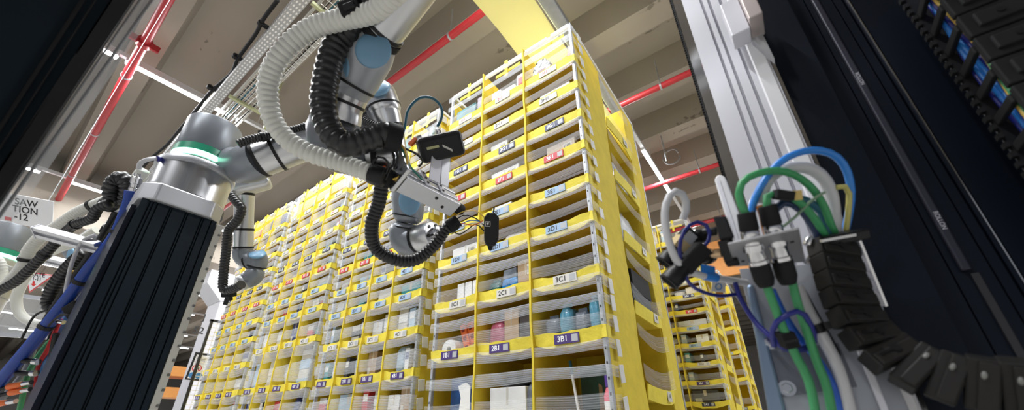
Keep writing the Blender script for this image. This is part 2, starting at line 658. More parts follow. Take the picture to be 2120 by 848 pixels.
for li, segs_ in LAMPS.items():
    x, nm = LX[li]
    for k, (a, b) in enumerate(segs_):
        nth = ('first', 'second', 'third', 'fourth', 'fifth', 'sixth', 'seventh')[k]
        root = thing('ceiling_lamp', WHERE.get((li, k), 'linear ceiling lamp, %s along the %s lighting rail' % (nth, nm)), 'lamp', (x, (a + b) / 2, ZL), 'linear ceiling lamps')
        mb = MB(); mb.box((x - .045, a, ZL), (x + .045, b, ZL + .048)); obj('housing', mb, LWHITE, root)
        mb = MB(); mb.cyl((x, a + .01, ZL - .012), (x, b - .01, ZL - .012), 0.032, seg=12); obj('lamp_tube', mb, LAMP, root, smooth=40)

# red alarm rod, cable ring near the right lamp
root = thing('hanging_cable', 'coiled grey cable hanging by a drop rod near the right lamp', 'cable')
mb = MB()
a = PZ(1372, 298, ZL + .2); mb.cyl(a, (a.x, a.y, ZS), .012, seg=6); mb.cyl((a.x, a.y, a.z - .45), a, .012, seg=6)
obj('drop_rod', mb, GALV, root)
c = PZ(1388, 322, ZL + .15)
mb = MB(); mb.tube([c + V((math.cos(q) * .17, .02 * q, math.sin(q) * .17)) for q in [i * .45 for i in range(15)]], .016, 8)
obj('coil', mb, mat('grey_cable', (.25, .25, .25), .5), root, smooth=60)

# cable tray, upper left
ZT = 4.3 + H


def T(x, y, dz=0):
    return V((x, y, ZT + dz))


kx = 4.3
y0, y1, y2 = 0.183 * kx, 0.212 * kx, 0.275 * kx
root = thing('cable_tray', 'galvanised perforated cable duct with wire mesh tray running under the ceiling', 'cable tray', (-4, y0, ZT))
mb = MB()
mb.box((-13, y0 - .05, ZT), (2, y1 - .06, ZT + .12))
mb.box((-13, y1 - .06, ZT + .02), (2, y1 - .055, ZT + .10))


def perforated():
    m = bpy.data.materials.new('perforated_galvanised'); m.use_nodes = True
    nt = m.node_tree; N, L = nt.nodes, nt.links
    b = N['Principled BSDF']; b.inputs['Metallic'].default_value = .5; b.inputs['Roughness'].default_value = .45
    tc = N.new('ShaderNodeTexCoord'); mp = N.new('ShaderNodeMapping'); mp.inputs['Scale'].default_value = (14, 30, 0)
    L.new(tc.outputs['Object'], mp.inputs[0])
    vo = N.new('ShaderNodeTexVoronoi'); vo.inputs['Scale'].default_value = 1; vo.inputs['Randomness'].default_value = 0
    L.new(mp.outputs[0], vo.inputs['Vector'])
    lt = N.new('ShaderNodeMath'); lt.operation = 'LESS_THAN'; lt.inputs[1].default_value = .27
    L.new(vo.outputs['Distance'], lt.inputs[0])
    mx = N.new('ShaderNodeMix'); mx.data_type = 'RGBA'; L.new(lt.outputs[0], mx.inputs[0])
    mx.inputs[6].default_value = (.36, .37, .38, 1); mx.inputs[7].default_value = (.75, .75, .75, 1)
    L.new(mx.outputs[2], b.inputs['Base Color'])
    return m


obj('duct', mb, perforated(), root)
mb = MB()
for i in range(7):
    yy = y1 + .02 + (y2 - y1) * i / 6
    mb.cyl((-13, yy, ZT), (2, yy, ZT), .005, seg=6)
for yy in (y1 + .02, y2 + .02):
    mb.cyl((-13, yy, ZT + .06), (2, yy, ZT + .06), .005, seg=6)
    mb.cyl((-13, yy, ZT + .11), (2, yy, ZT + .11), .006, seg=6)
x = -13
while x < 2:
    mb.cyl((x, y1 + .02, ZT - .004), (x, y2 + .02, ZT - .004), .004, seg=5)
    mb.cyl((x, y2 + .02, ZT), (x, y2 + .02, ZT + .11), .004, seg=5)
    x += .1
obj('wire_mesh', mb, mat('mesh_wire', (.62, .62, .58), .4, .4), root)
for k in range(5):
    yy = y1 + .07 + k * .045
    mb = MB(); mb.tube([(-13 + j * 1.5, yy + .015 * math.sin(j * 2 + k), ZT + .022) for j in range(11)], .014, 8, .2)
    obj('tray_cable', mb, [HOSEB, TEAL, HOSEB, mat('grey_cable', (.25, .25, .25), .5), HOSEB][k], root, smooth=60)
for xx in (-5.6, -3.35):
    mb = MB()
    mb.box((xx - .02, y1 - .05, ZT - .05), (xx + .02, y2 + .22, ZT - .01))
    mb.box((xx - .025, y2 + .2, ZT - .25), (xx + .025, y2 + .24, ZR - .005))
    obj('tray_bracket', mb, mat('yellowed_bracket', (.42, .44, .26), .5, .3), root)
root = thing('ceiling_cable', 'thick black cable held by stand-off clamps beside the cable tray', 'cable', (-4, .6, ZT))
mb = MB()
pts = [PZ(u, v, ZT + .1) for u, v in ((575, 0), (545, 40), (528, 72), (492, 122), (478, 152), (436, 190), (408, 225), (372, 268), (345, 300), (310, 330), (280, 366), (230, 420))]
mb.tube(pts, .022, 10, .05)
obj('cable', mb, BLACKM, root, smooth=60)
for u, v in ((540, 48), (487, 116), (434, 180), (376, 270), (310, 330)):
    q = PZ(u, v, ZT + .1)
    mb = MB(); mb.ring(q, (1, 0, 0), .034, .05, .02, 14); mb.bar(q + V((0, .02, 0)), q + V((0, .20, .02)), .03, .05)
    obj('clamp', mb, BLACKM, root)

# yellow overhead sheet beside the right lamp line
ZY = 4.2 + H
mb = MB()
nx, ny = 2, 40
xa, xb = -.438 * 4.2, -.310 * 4.2
vs = []
for j in range(ny + 1):
    yy = -1.0 + 5.5 * j / ny
    dz = .012 * math.sin(yy * 6.2) + .008 * math.sin(yy * 2.6 + 1)
    vs += [(xa, yy, ZY + dz), (xb, yy, ZY + dz), (xb, yy, ZY + dz + .02), (xa, yy, ZY + dz + .02)]
fs = []
for j in range(ny):
    a = 4 * j
    for k in range(4):
        fs.append((a + k, a + (k + 1) % 4, a + 4 + (k + 1) % 4, a + 4 + k))
fs += [(3, 2, 1, 0), (4 * ny, 4 * ny + 1, 4 * ny + 2, 4 * ny + 3)]
mb.add(vs, fs)
obj('overhead_sheet', mb, mat('pale_yellow_sheet', (.84, .80, .44), .6, transl=.3), label='pale yellow sheet hanging flat overhead behind the front pod top', cat='overhead sheet', smooth=60)
mb = MB()
mb.box((xb + .01, -1, ZY + .06), (xb + .16, 4.5, ZY + .16))
obj('overhead_duct', mb, GALV, label='grey metal duct running along the edge of the yellow overhead sheet', cat='duct', bevel=.01)

# orange hall partition, far right, and orange racking far left
mb = MB()
a = PY(1425, 512, 11.5); b = PY(1530, 512, 11.5)
zb = PY(1480, 575, 11.5).z
mb.box((a.x, 11.5, zb), (b.x + .3, 11.6, a.z))
mb.box((a.x, 11.52, 0), (a.x + .1, 11.58, zb)); mb.box((b.x + .2, 11.52, 0), (b.x + .3, 11.58, zb))
obj('orange_partition', mb, ORANGED, label='plain orange partition panel far behind the right pods', cat='partition')
for k, (u, v, t) in enumerate(((322, 768, 18), (318, 812, 18))):
    q = P(u, v, t)
    mb = MB(); mb.box((q.x - .8, q.y - 1.2, q.z - .22), (q.x + .8, q.y + 1.8, q.z + .22))
    if k:
        mb.box((q.x - .7, q.y - 1.1, 0), (q.x - .55, q.y - .95, q.z)); mb.box((q.x - .7, q.y + 1.5, 0), (q.x - .55, q.y + 1.65, q.z))
    obj('storage_rack', mb, ORANGED, label=('orange rack block far behind the black pedestal, upper one', 'orange rack block far behind the black pedestal, lower one')[k], cat='rack')

# ------------------------------------------------------------------ fabric pods
PW, PD, BD = 0.985, 1.08, 0.38
STYLE = {'A': (L_NAVY, INKW), 'B': (L_PURPLE, INKW), 'C': (L_WHITE, INKK), 'D': (L_BLUE, INKK), 'E': (L_BLUE, INKK), 'F': (L_RED, INKW),
         'G': (L_NAVY, INKW), 'H': (L_WHITE, INKK), 'I': (L_WHITE, INKR), 'J': (L_WHITE, INKK), 'K': (L_WHITE, INKK), 'L': (L_WHITE, INKK)}
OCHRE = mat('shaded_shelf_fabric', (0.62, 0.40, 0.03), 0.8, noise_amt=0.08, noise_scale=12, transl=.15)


def band(name, parent, pts, h, tilt=0.0, wob=0.0, seed=0, m=None):
    """elastic band following the ground track pts [(x, y, z)], height h"""
    me = bpy.data.meshes.new(name)
    vs, uvs, fs = [], [], []
    L = 0
    rr = random.Random(seed)
    ph = rr.random() * 6
    for i, p in enumerate(pts):
        if i:
            L += (V(p) - V(pts[i - 1])).length
        o = wob * math.sin(L * 7 + ph)
        hh = h * (1 + .18 * math.sin(L * 5 + ph * 2))
        for k in range(3):
            vs.append((p[0], p[1] - .004 * (k == 1), p[2] + o + hh * (k / 2 - .5)))
            uvs.append((L, h * k / 2))
    for i in range(len(pts) - 1):
        for k in range(2):
            a = i * 3 + k
            fs.append((a, a + 3, a + 4, a + 1))
    me.from_pydata(vs, [], fs)
    lay = me.uv_layers.new(name='UVMap')
    for lp in me.loops:
        lay.data[lp.index].uv = uvs[lp.vertex_index]
    me.materials.append(m or BAND)
    me.polygons.foreach_set('use_smooth', [True] * len(me.polygons))
    o = bpy.data.objects.new(name, me)
    COL.objects.link(o)
    o.parent = parent
    o.matrix_parent_inverse = Matrix.Translation(-V(parent.location))
    return o


def pod(label, x0, yf, ncol, lips, top, side, seed, lip_h=.052, tab_h=.075, bands=2):
    rr = random.Random(seed)
    root = thing('fabric_shelf_pod', label, 'shelf pod', (x0 + PW / 2, yf + PD / 2, 0), 'yellow fabric shelf pods')
    X1 = x0 + PW
    zb = lips[0][1] - .04
    t = .005
    # carcass
    mb = MB(); mb.box((x0 + .02, yf + BD, .35), (X1 - .02, yf + BD + t, top - .02)); obj('inner_back_panel', mb, YEL, root)
    mb = MB(); mb.box((x0 + .02, yf + PD - t, .35), (X1 - .02, yf + PD, top - .02)); obj('rear_panel', mb, YEL, root)
    mb = MB(); mb.box((x0, yf + .02, .35), (x0 + t, yf + PD - .02, top - .02)); obj('side_panel', mb, YEL, root)
    if side:
        for a, b in ((.028, .395), (.84, PD - .028)):
            mb = MB()
            n = 14
            vs = []
            for i in range(n + 1):
                z = .35 + (top - .03 - .35) * i / n
                bul = .004 * math.sin(i * 1.7 + a * 9)
                vs += [(X1 + bul, yf + a, z), (X1 + bul + .004, yf + (a + b) / 2, z), (X1 + bul, yf + b, z), (X1 + bul - t, yf + b, z), (X1 + bul - t, yf + (a + b) / 2, z), (X1 + bul - t, yf + a, z)]
            fs = []
            for i in range(n):
                for k in range(6):
                    j = (k + 1) % 6
                    fs.append((i * 6 + k, i * 6 + j, i * 6 + 6 + j, i * 6 + 6 + k))
            mb.add(vs, fs)
            obj('side_strip', mb, YEL, root, smooth=40)
        mb = MB(); mb.box((X1 - .36, yf + .405, .35), (X1 - .36 + t, yf + .83, top - .02)); obj('side_bin_back', mb, YEL, root)
        for yy in (.395, .835):
            mb = MB(); mb.box((X1 - .36, yf + yy, .35), (X1 - .004, yf + yy + t, top - .02)); obj('side_bin_wall', mb, YEL, root)
        for k, z in enumerate(side):
            mb = MB(); mb.box((X1 - .35, yf + .402, z - .03), (X1 - .006, yf + .832, z - .024)); obj('side_shelf', mb, YEL, root)
            mb = MB()
            vs = []
            n = 10
            for i in range(n + 1):
                u = i / n
                sg = -.02 * 4 * u * (1 - u); bu = .018 * math.sin(PI * u)
                yy = yf + .40 + .435 * u
                vs += [(X1 + .004 + bu, yy, z - .03 + sg), (X1 + .012 + bu, yy, z + .035 + sg), (X1 + .006 + bu, yy, z + .035 + sg), (X1 - .002 + bu, yy, z - .03 + sg)]
            fs = [(0, 1, 2, 3), (4 * n + 3, 4 * n + 2, 4 * n + 1, 4 * n)]
            for i in range(n):
                for q in range(4):
                    j = (q + 1) % 4
                    fs.append((i * 4 + q, i * 4 + 4 + q, i * 4 + 4 + j, i * 4 + j))
            mb.add(vs, fs)
            lip = obj('side_lip', mb, YELD, root, smooth=40)
            mb = MB()
            mb.box((X1 + .0285, yf + .62, z - .035), (X1 + .0310, yf + .69, z + .012))
            mb.mi = 1; mb.text('1' + 'ABCDEF'[k], (X1 + .0316, yf + .655, z - .010), (0, 1, 0), (0, 0, 1), .028)
            obj('bin_label', mb, [L_WHITE, INKK], lip)
            if k < len(side):
                nz = side[k + 1] if k + 1 < len(side) else top
                for fz, hh in ((.16, .085), (.78, .07)):
                    zz = z + .035 + (nz - z - .08) * fz
                    sw = rr.uniform(.015, .05)
                    band('elastic_band', root, [(X1 + .014, yf + .37 + .50 * i / 14, zz - sw * math.sin(PI * i / 14)) for i in range(15)], hh, seed=seed + k, m=BAND_CLEAR)
    else:
        mb = MB(); mb.box((X1 - t, yf + .02, .35), (X1, yf + PD - .02, top - .02)); obj('side_panel', mb, YEL, root)
    for xx in (x0 - .004, X1 - .020):
        for yy in (yf - .002, yf + PD - .022):
            mb = MB(); mb.box((xx + .004, yy, .25), (xx + .021, yy + .022, top + .01)); obj('corner_post', mb, POST, root, bevel=.003)
    for a, b in (((x0, yf, 0), (X1, yf + .02, 0)), ((x0, yf + PD - .02, 0), (X1, yf + PD, 0)), ((x0, yf, 0), (x0 + .02, yf + PD, 0)), ((X1 - .02, yf, 0), (X1, yf + PD, 0))):
        mb = MB(); mb.box((a[0], a[1], top - .004), (b[0], b[1], top + .022)); obj('top_rail', mb, TAB, root, bevel=.004)
    mb = MB(); mb.box((x0, yf, .27), (X1, yf + PD, .33)); obj('base_frame', mb, GALV, root)
    for xx in (x0 + .04, X1 - .04):
        for yy in (yf + .05, yf + PD - .05):
            mb = MB(); mb.cyl((xx, yy, 0), (xx, yy, .28), .025, seg=10); obj('leg', mb, GALV, root)
    bw = PW / ncol
    for c in range(1, ncol):
        mb = MB()
        xx = x0 + c * bw
        n = 16
        vs = []
        for i in range(n + 1):
            z = .36 + (top - .36) * i / n
            wv = .004 * math.sin(i * 2.1 + c)
            vs += [(xx - .0052 + wv, yf - .033, z), (xx + .0052 + wv, yf - .033, z), (xx + .004, yf - .026, z), (xx + .003, yf + BD - .002, z), (xx - .003, yf + BD - .002, z), (xx - .004, yf - .026, z)]
        fs = [tuple(range(5, -1, -1)), tuple(range(6 * n, 6 * n + 6))]
        for i in range(n):
            for k in range(6):
                j = (k + 1) % 6
                fs.append((i * 6 + k, i * 6 + j, i * 6 + 6 + j, i * 6 + 6 + k))
        mb.add(vs, fs)
        obj('divider', mb, YEL, root, smooth=40)
    bins = {}
    for r, (ch, z) in enumerate(lips):
        nz = lips[r + 1][1] if r + 1 < len(lips) else top
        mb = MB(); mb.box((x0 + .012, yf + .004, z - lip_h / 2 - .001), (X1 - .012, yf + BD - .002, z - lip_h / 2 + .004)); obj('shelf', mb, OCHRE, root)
        mb = MB()
        n = 10
        vs = []
        for c in range(ncol):
            sag = rr.uniform(.010, .022) * (bw / .33) + .004
            for i in range(n + (c == ncol - 1)):
                u = i / n
                sg = -sag * 4 * u * (1 - u)
                bu = -.012 * math.sin(PI * u)
                pin = 1 - .28 * (abs(u - .5) * 2) ** 6
                x = x0 + .006 + (c + u) * (PW - .012) / ncol
                wr = .003 * math.sin(u * 17 + c * 3 + r)
                vs += [(x, yf - .010 + bu, z - lip_h / 2 * pin + sg + wr), (x, yf - .016 + bu, z + lip_h / 2 * pin + sg - wr), (x, yf - .008 + bu, z + lip_h / 2 * pin + sg), (x, yf - .002 + bu, z - lip_h / 2 * pin + sg)]
        m = len(vs) // 4 - 1
        fs = [(0, 1, 2, 3), (4 * m + 3, 4 * m + 2, 4 * m + 1, 4 * m)]
        for i in range(m):
            for k in range(4):
                j = (k + 1) % 4
                fs.append((i * 4 + k, i * 4 + 4 + k, i * 4 + 4 + j, i * 4 + j))
        mb.add(vs, fs)
        mb.box((X1 - .01, yf - .014, z - lip_h * .42), (X1 + .009, yf - .004, z + lip_h * .42))
        mb.box((X1 + .004, yf - .006, z - lip_h * .42), (X1 + .009, yf + .032, z + lip_h * .42))
        lip = obj('bin_lip', mb, YELD, root, smooth=50)
        for c in range(ncol):
            bins[(ch, c + 1)] = (x0 + c * bw + .014, x0 + (c + 1) * bw - .014, z - lip_h / 2 + .006, nz - lip_h / 2 - .006)
            lw, lh = min(.115, bw * .44), lip_h * .66
            xc = x0 + (c + .5) * bw + rr.uniform(-.02, .03)
            zc = z - .014
            yy = yf - .0275
            mb = MB()
            mb.box((xc - lw / 2, yy - .0012, zc - lh / 2), (xc + lw / 2, yy + .003, zc + lh / 2))
            mb.mi = 1
            mb.text('%d%s1' % (c + 1, ch), (xc - lw * .16, yy - .0018, zc), (1, 0, 0), (0, 0, 1), lh * .82)
            st = STYLE[ch]
            mb.mi = 2
            q = lh * .36
            mb.add([(xc + lw * .33 - q, yy - .0018, zc - q), (xc + lw * .33 + q, yy - .0018, zc - q), (xc + lw * .33 + q, yy - .0018, zc + q), (xc + lw * .33 - q, yy - .0018, zc + q)], [(0, 1, 2, 3)])
            obj('bin_label', mb, [st[0], st[1], mat('label_patch', (.42, .43, .44), .5)], lip)
        op = nz - z - lip_h
        spec = [(.20, min(.075, op * .38)), (.87, min(.048, op * .25))] if ncol == 3 else [(.26, op * .48), (.82, op * .34)]
        if bands == 3 and op > .19:
            spec = [(.10, .06), (.55, .05), (.93, .045)]
        for bi, (fz, hh) in enumerate(spec):
            zz = z + lip_h / 2 + op * fz
            tz = rr.uniform(-.012, .012)
            pts = [(x0 + (X1 - .002 - x0) * i / 30, yf - .024, zz + tz * (i / 30 - .5) - .004 * abs(math.sin(PI * i * ncol / 30))) for i in range(31)]
            pts += [(X1 + .010, yf - .016, zz), (X1 + .012, yf + .012, zz), (X1 + .012, yf + (.06 if ncol == 3 else .025), zz)]
            band('elastic_band', root, pts, hh, wob=.003, seed=seed * 50 + r * 3 + bi, m=BAND_CLEAR if bi == 0 and ncol == 3 else BAND)
            mb = MB()
            mb.obox((X1 + .014, yf + (.085 if ncol == 3 else .048), zz - .008), (0, 1, .10 + rr.uniform(-.06, .06)), (1, 0, 0), (0, -.1, 1), .045, .004, min(tab_h * .8, op * .36))
            obj('anchor_tab', mb, TAB, root, bevel=.0015)
    for c in range(ncol):
        xx = x0 + (c + .55) * bw
        mb = MB(); mb.box((xx - .012, yf - .012, top - .12), (xx + .012, yf - .008, top + .024)); mb.box((xx - bw * .3, yf + .004, top - .07), (xx + bw * .3, yf + .008, top - .045))
        obj('top_strap', mb, YELD, root)
    return root, bins


def z_(u):
    return u * S + H


# the front pod and its three neighbours on the left, then the row behind
X_R = -0.402 * S
p1_lips = [(c, z_(u)) for c, u in zip('ABCDEFGHI', (0.0, .224, .405, .586, .730, .874, 1.018, 1.162, 1.308))]
pod1, bins1 = pod('front yellow fabric pod, nearest and tallest in the photo, three bins wide', X_R - PW, S, 3, p1_lips, z_(1.52),
                  [z_(u) for u in (.08, .353, .628, .91, 1.19)], 11, lip_h=.060, tab_h=.085, bands=3)
p2_lips = [(c, z_(u)) for c, u in zip('ABCDEFGHIJK', (.02, .174, .335, .49, .611, .734, .852, .965, 1.08, 1.195, 1.31))]
pod2, bins2 = pod('second yellow fabric pod from the right, just left of the front pod', X_R - PW - 1.115, S, 4, p2_lips, z_(1.50), None, 12, lip_h=.053)
p3_lips = [(c, z_(u)) for c, u in zip('ABCDEFGHIJ', (-.0, .177, .40, .565, .675, .80, .918, 1.04, 1.17, 1.30))]
pod3, bins3 = pod('third yellow fabric pod from the right, behind the hanging small robot', X_R - PW - 2.23, S, 4, p3_lips, z_(1.50), None, 13, lip_h=.053)
p4_lips = [(c, z_(u)) for c, u in zip('ABCDEFGHIJK', (.02, .175, .335, .49, .61, .73, .85, .965, 1.08, 1.195, 1.31))]
pod4, bins4 = pod('leftmost yellow fabric pod of the front row, beside the white column', X_R - PW - 3.345, S, 4, p4_lips, z_(1.50), None, 14, lip_h=.053)
q_lips = [(c, z_(u)) for c, u in zip('ABCDEFGHIJK', (.10, .235, .36, .49, .611, .734, .852, .965, 1.08, 1.195, 1.31))]
podq, binsq = pod('yellow fabric pod of the back row, right behind the front pod', X_R - PW - .03, 3.02 * S, 3, q_lips, z_(1.48),
                  [z_(u) for u in (.08, .353, .628, .91, 1.19)], 15, lip_h=.05)
podr, binsr = pod('most distant yellow fabric pod at the far right edge of the rows', X_R - PW - .03, 4.5 * S, 3, q_lips[::2], z_(1.48),
                  [z_(u) for u in (.08, .353, .628, .91, 1.19)], 16, lip_h=.05)

# ------------------------------------------------------------------ goods
CRES = {'white': (.80, .81, .83), 'pale grey': (.58, .60, .63), 'pale blue': (.40, .55, .72), 'kraft brown': (.40, .28, .17), 'dark grey': (.06, .06, .07),
        'teal': (.05, .30, .34), 'red': (.55, .04, .05), 'cream': (.68, .62, .50), 'navy blue': (.03, .05, .20), 'green': (.02, .22, .08), 'pink': (.60, .22, .28)}


def gm(col):
    return mat('goods_' + col.replace(' ', '_'), CRES[col], .5, noise_amt=.06, noise_scale=10)


FILM = mat('glossy_film', (.55, .58, .60), .15, noise_amt=.15, noise_scale=25, bump=.6, bump_scale=25)


def unit_carton():
    mb = MB(); mb.box((0, 0, 0), (1, 1, 1))
    mb.mi = 1; mb.box((.44, -.004, .62), (.56, .5, 1.004))
    mb.mi = 2; mb.box((.08, -.006, .2), (.34, .001, .46))
    return mb


def unit_book():
    mb = MB(); mb.box((0, 0, 0), (.08, 1, 1)); mb.box((.92, 0, 0), (1, 1, 1)); mb.box((.08, .0, 0), (.92, .05, 1))
    mb.mi = 1; mb.box((.08, .05, .02), (.92, .97, .98))
    mb.mi = 2; mb.box((.12, -.006, .62), (.88, .004, .86))
    return mb


def unit_bag(seed):
    mb = MB()
    n, m = 18, 10
    vs, fs = [], []
    for j in range(m + 1):
        b = -PI / 2 + PI * j / m
        for i in range(n):
            a = 2 * PI * i / n
            ca, sa, cb, sb = math.cos(a), math.sin(a), math.cos(b), math.sin(b)
            e = lambda x, p: math.copysign(abs(x) ** p, x)
            p = V((e(ca, .45) * e(cb, .5), e(sa, .5) * e(cb, .5), e(sb, .45)))
            d = noise.noise(p * 2.6 + V((seed, 0, 0))) * .16
            p = p * (1 - .08 + d * .8)
            vs.append(((p.x + 1) / 2, (p.y + 1) / 2, (p.z + .95) / 1.95))
    lo = min(v[2] for v in vs)
    vs = [(x, y, max(0, z - lo)) for x, y, z in vs]
    for j in range(m):
        for i in range(n):
            k = (i + 1) % n
            fs.append((j * n + i, j * n + k, (j + 1) * n + k, (j + 1) * n + i))
    return mb.add(vs, fs)


def unit_stack():
    mb = MB()
    for k in range(4):
        o = .03 * math.sin(k * 5)
        mb.mi = k % 2
        mb.box((.02 + max(0, o), .0 + abs(o), k * .25), (.97 + min(0, o), 1 - abs(o), k * .25 + .245))
    return mb


PROTO = {}


def proto(kind, col):
    if (kind, col) in PROTO:
        return PROTO[(kind, col)]
    m = gm(col)
    if kind == 'carton':
        me = unit_carton().mesh('carton', [m, mat('packing_tape', (.55, .47, .36), .3), L_WHITE])
    elif kind == 'book':
        me = unit_book().mesh('book', [m, mat('paper_pages', (.75, .72, .64), .8), INKW if col not in ('white', 'cream', 'pale grey') else gm('navy blue')])
    elif kind == 'poly_bag':
        me = unit_bag(len(PROTO)).mesh('poly_bag', [mat('film_' + col.replace(' ', '_'), CRES[col], .2, noise_amt=.15, noise_scale=18, bump=.5, bump_scale=18)], smooth=70)
    else:
        me = unit_stack().mesh('packet_stack', [m, L_WHITE])
    o = bpy.data.objects.new(kind, me)
    PROTO[(kind, col)] = o
    return o


def place(kind, col, x, y, z, w, d, h, label, group):
    o = proto(kind, col).copy()
    COL.objects.link(o)
    o.location = (x, y, z)
    o.scale = (w, d, h)
    o['label'] = label
    o['category'] = {'carton': 'box', 'book': 'book', 'poly_bag': 'bag', 'packet_stack': 'packets'}[kind]
    o['group'] = group
    return o


WORDK = {'carton': 'carton', 'book': 'upright book', 'poly_bag': 'plastic mailer bag', 'packet_stack': 'stack of packets'}
ORD = ('first', 'second', 'third', 'fourth')
KINDS = ['carton', 'carton', 'book', 'book', 'poly_bag', 'poly_bag', 'packet_stack', 'packet_stack']
COLS_ = ['white', 'white', 'white', 'pale grey', 'pale grey', 'pale blue', 'pale blue', 'kraft brown', 'dark grey', 'cream', 'teal', 'red', 'navy blue']


def stock(bins, yf, podname, seed, keep=lambda ch, c: True, limit=2):
    rr = random.Random(seed)
    for (ch, c), (xa, xb, z0, z1) in bins.items():
        if not keep(ch, c):
            continue
        n = rr.choice((1, 2, 2, 2, 3)) if limit > 1 else 1
        n = min(n, limit)
        used = set()
        x = xa + .004
        span = (xb - xa - .008) / n
        for k in range(n):
            for _ in range(30):
                kind, col = rr.choice(KINDS), rr.choice(COLS_)
                if (kind, col) not in used:
                    break
            used.add((kind, col))
            w = span * rr.uniform(.78, .97)
            if kind == 'book':
                w = min(w, rr.uniform(.03, .055))
            h = (z1 - z0) * rr.uniform(.62, .92)
            d = rr.uniform(.16, .30)
            place(kind, col, x, yf + .028, z0, w, d, h, '%s %s, row %s, %s column, %s' % (col, WORDK[kind], ch, ORD[c - 1], podname), 'goods in the ' + podname)
            x += span


stock(bins2, S, 'second pod from the right', 21)
stock(bins3, S, 'third pod from the right', 22)
stock(bins4, S, 'leftmost pod', 23, limit=2)
stock(binsq, 3.02 * S, 'back row pod', 24, keep=lambda ch, c: c >= 2)

# hand-placed goods of the front pod
G1 = 'goods in the front pod'


def bin1(code):
    return bins1[(code[1], int(code[0]))]


def goods(name, label, cat, code, fx, dy=.028):
    xa, xb, z0, z1 = bin1(code)
    loc = V((xa + (xb - xa) * fx, S + dy, z0))
    return thing(name, label, cat, loc, G1), loc


def g_box(code, fx, w, d, h, m, label, name='carton', dy=.028, dz=0.0, lab=True, tape=None, rot=0, cat='box'):
    root, o = goods(name, label, cat, code, fx, dy)
    root.location.z += dz
    o = o + V((0, 0, dz))
    mb = MB(); mb.box(o, o + V((w, d, h))); obj('body', mb, m, root, bevel=.003)
    mb = MB(); mb.box(o + V((w * .47, -.0008, h * .55)), o + V((w * .53, d * .8, h + .0008)))
    if tape is not None:
        obj('tape', mb, tape, root)
    if lab:
        mb = MB(); mb.box(o + V((w * .60, -.0012, h * .55)), o + V((w * .9, 0, h * .85)))
        mb.mi = 1
        for k in range(5):
            mb.box(o + V((w * (.63 + k * .05), -.0016, h * .60)), o + V((w * (.65 + k * .05), -.001, h * .78)))
        obj('address_label', mb, [L_WHITE, INKK], root)
    return root


def g_bag(code, fx, w, d, h, m, label, dy=.03, dz=0.0, seed=1, name='poly_bag', cat='bag'):
    root, o = goods(name, label, cat, code, fx, dy)
    o = o + V((0, 0, dz)); root.location.z += dz
    mb = unit_bag(seed)
    mb.v = [V((o.x + v.x * w, o.y + v.y * d, o.z + v.z * h)) for v in mb.v]
    obj('wrapper', mb, m, root, smooth=70)
    mb = MB(); mb.box((o.x + w * .2, o.y + d * .3, o.z + h * .97), (o.x + w * .8, o.y + d * .34, o.z + h * 1.08))
    obj('seal_seam', mb, m, root)
    return root


WHT = gm('white'); TAPE = mat('packing_tape', (.55, .47, .36), .3)
BAGK = mat('black_film', (.015, .015, .017), .18, bump=.7, bump_scale=22)
BAGC = mat('clear_film', (.50, .53, .55), .12, noise_amt=.2, noise_scale=20, bump=.8, bump_scale=25)
BAGB = mat('blue_film', (.10, .33, .48), .2, noise_amt=.35, noise_scale=14, bump=.5, bump_scale=20)
BAGG = mat('grey_blue_film', (.16, .19, .24), .25, noise_amt=.3, noise_scale=14, bump=.5, bump_scale=20)
BAGP = mat('pink_film', (.50, .12, .20), .25, noise_amt=.25, noise_scale=20, bump=.6, bump_scale=24)
# row A
root, o = goods('printed_box', 'blue and white printed product box in the lowest left bin of the front pod', 'box', '1A1', .38)
mb = MB(); mb.box(o, o + V((.14, .1, .22))); obj('body', mb, mat('deep_blue_print', (.01, .05, .16), .3, noise_amt=.5, noise_scale=14), root, bevel=.002)
mb = MB(); mb.prism([(.05, .0), (.13, .0), (.13, .17), (.10, .19), (.05, .175), (.07, .12)], o + V((0, -.002, .01)), (1, 0, 0), (0, 0, 1), (0, .002, 0)); obj('printed_figure', mb, INKW, root)
root, o = goods('red_tube', 'thin red tube standing beside the blue printed box in the lowest left bin', 'tube', '1A1', .90)
mb = MB(); mb.cyl(o + V((.012, .03, 0)), o + V((.012, .03, .21)), .009, seg=14); obj('barrel', mb, mat('red_gloss', (.6, .03, .05), .3), root, smooth=40)
mb = MB(); mb.cyl(o + V((.012, .03, .21)), o + V((.012, .03, .235)), .007, seg=14); obj('cap', mb, mat('pink_gloss', (.7, .15, .2), .3), root, smooth=40)
g_box('2A1', .12, .20, .2, .165, WHT, 'large white carton in the lowest middle bin of the front pod', lab=False, tape=L_WHITE)
g_bag('2A1', .16, .17, .14, .045, BAGK, 'black plastic bag lying on the large white carton, lowest middle bin', dz=.168, seed=3, dy=.06)
g_bag('2A1', .76, .065, .12, .18, BAGG, 'dark grey packet right of the large white carton in the lowest middle bin', seed=4)
root, o = goods('poster_board', 'dark green picture board standing at the back of the lowest right bin', 'board', '3A1', .30, .2)
mb = MB(); mb.box(o, o + V((.15, .01, .245))); obj('print', mb, mat('green_print', (.02, .07, .05), .35, noise_amt=.6, noise_scale=9), root)
mb = MB(); mb.prism([(.03, .03), (.055, .03), (.05, .16), (.035, .17)], o + V((.05, -.002, 0)), (1, 0, 0), (0, 0, 1), (0, .002, 0)); obj('printed_figure', mb, CARD, root)
root, o = goods('white_rod', 'thin white and blue rod leaning in the lowest right bin', 'rod', '3A1', .42, .03)
mb = MB(); mb.cyl(o + V((.02, .03, 0)), o + V((-.02, .05, .25)), .006, seg=12); obj('shaft', mb, INKW, root, smooth=40)
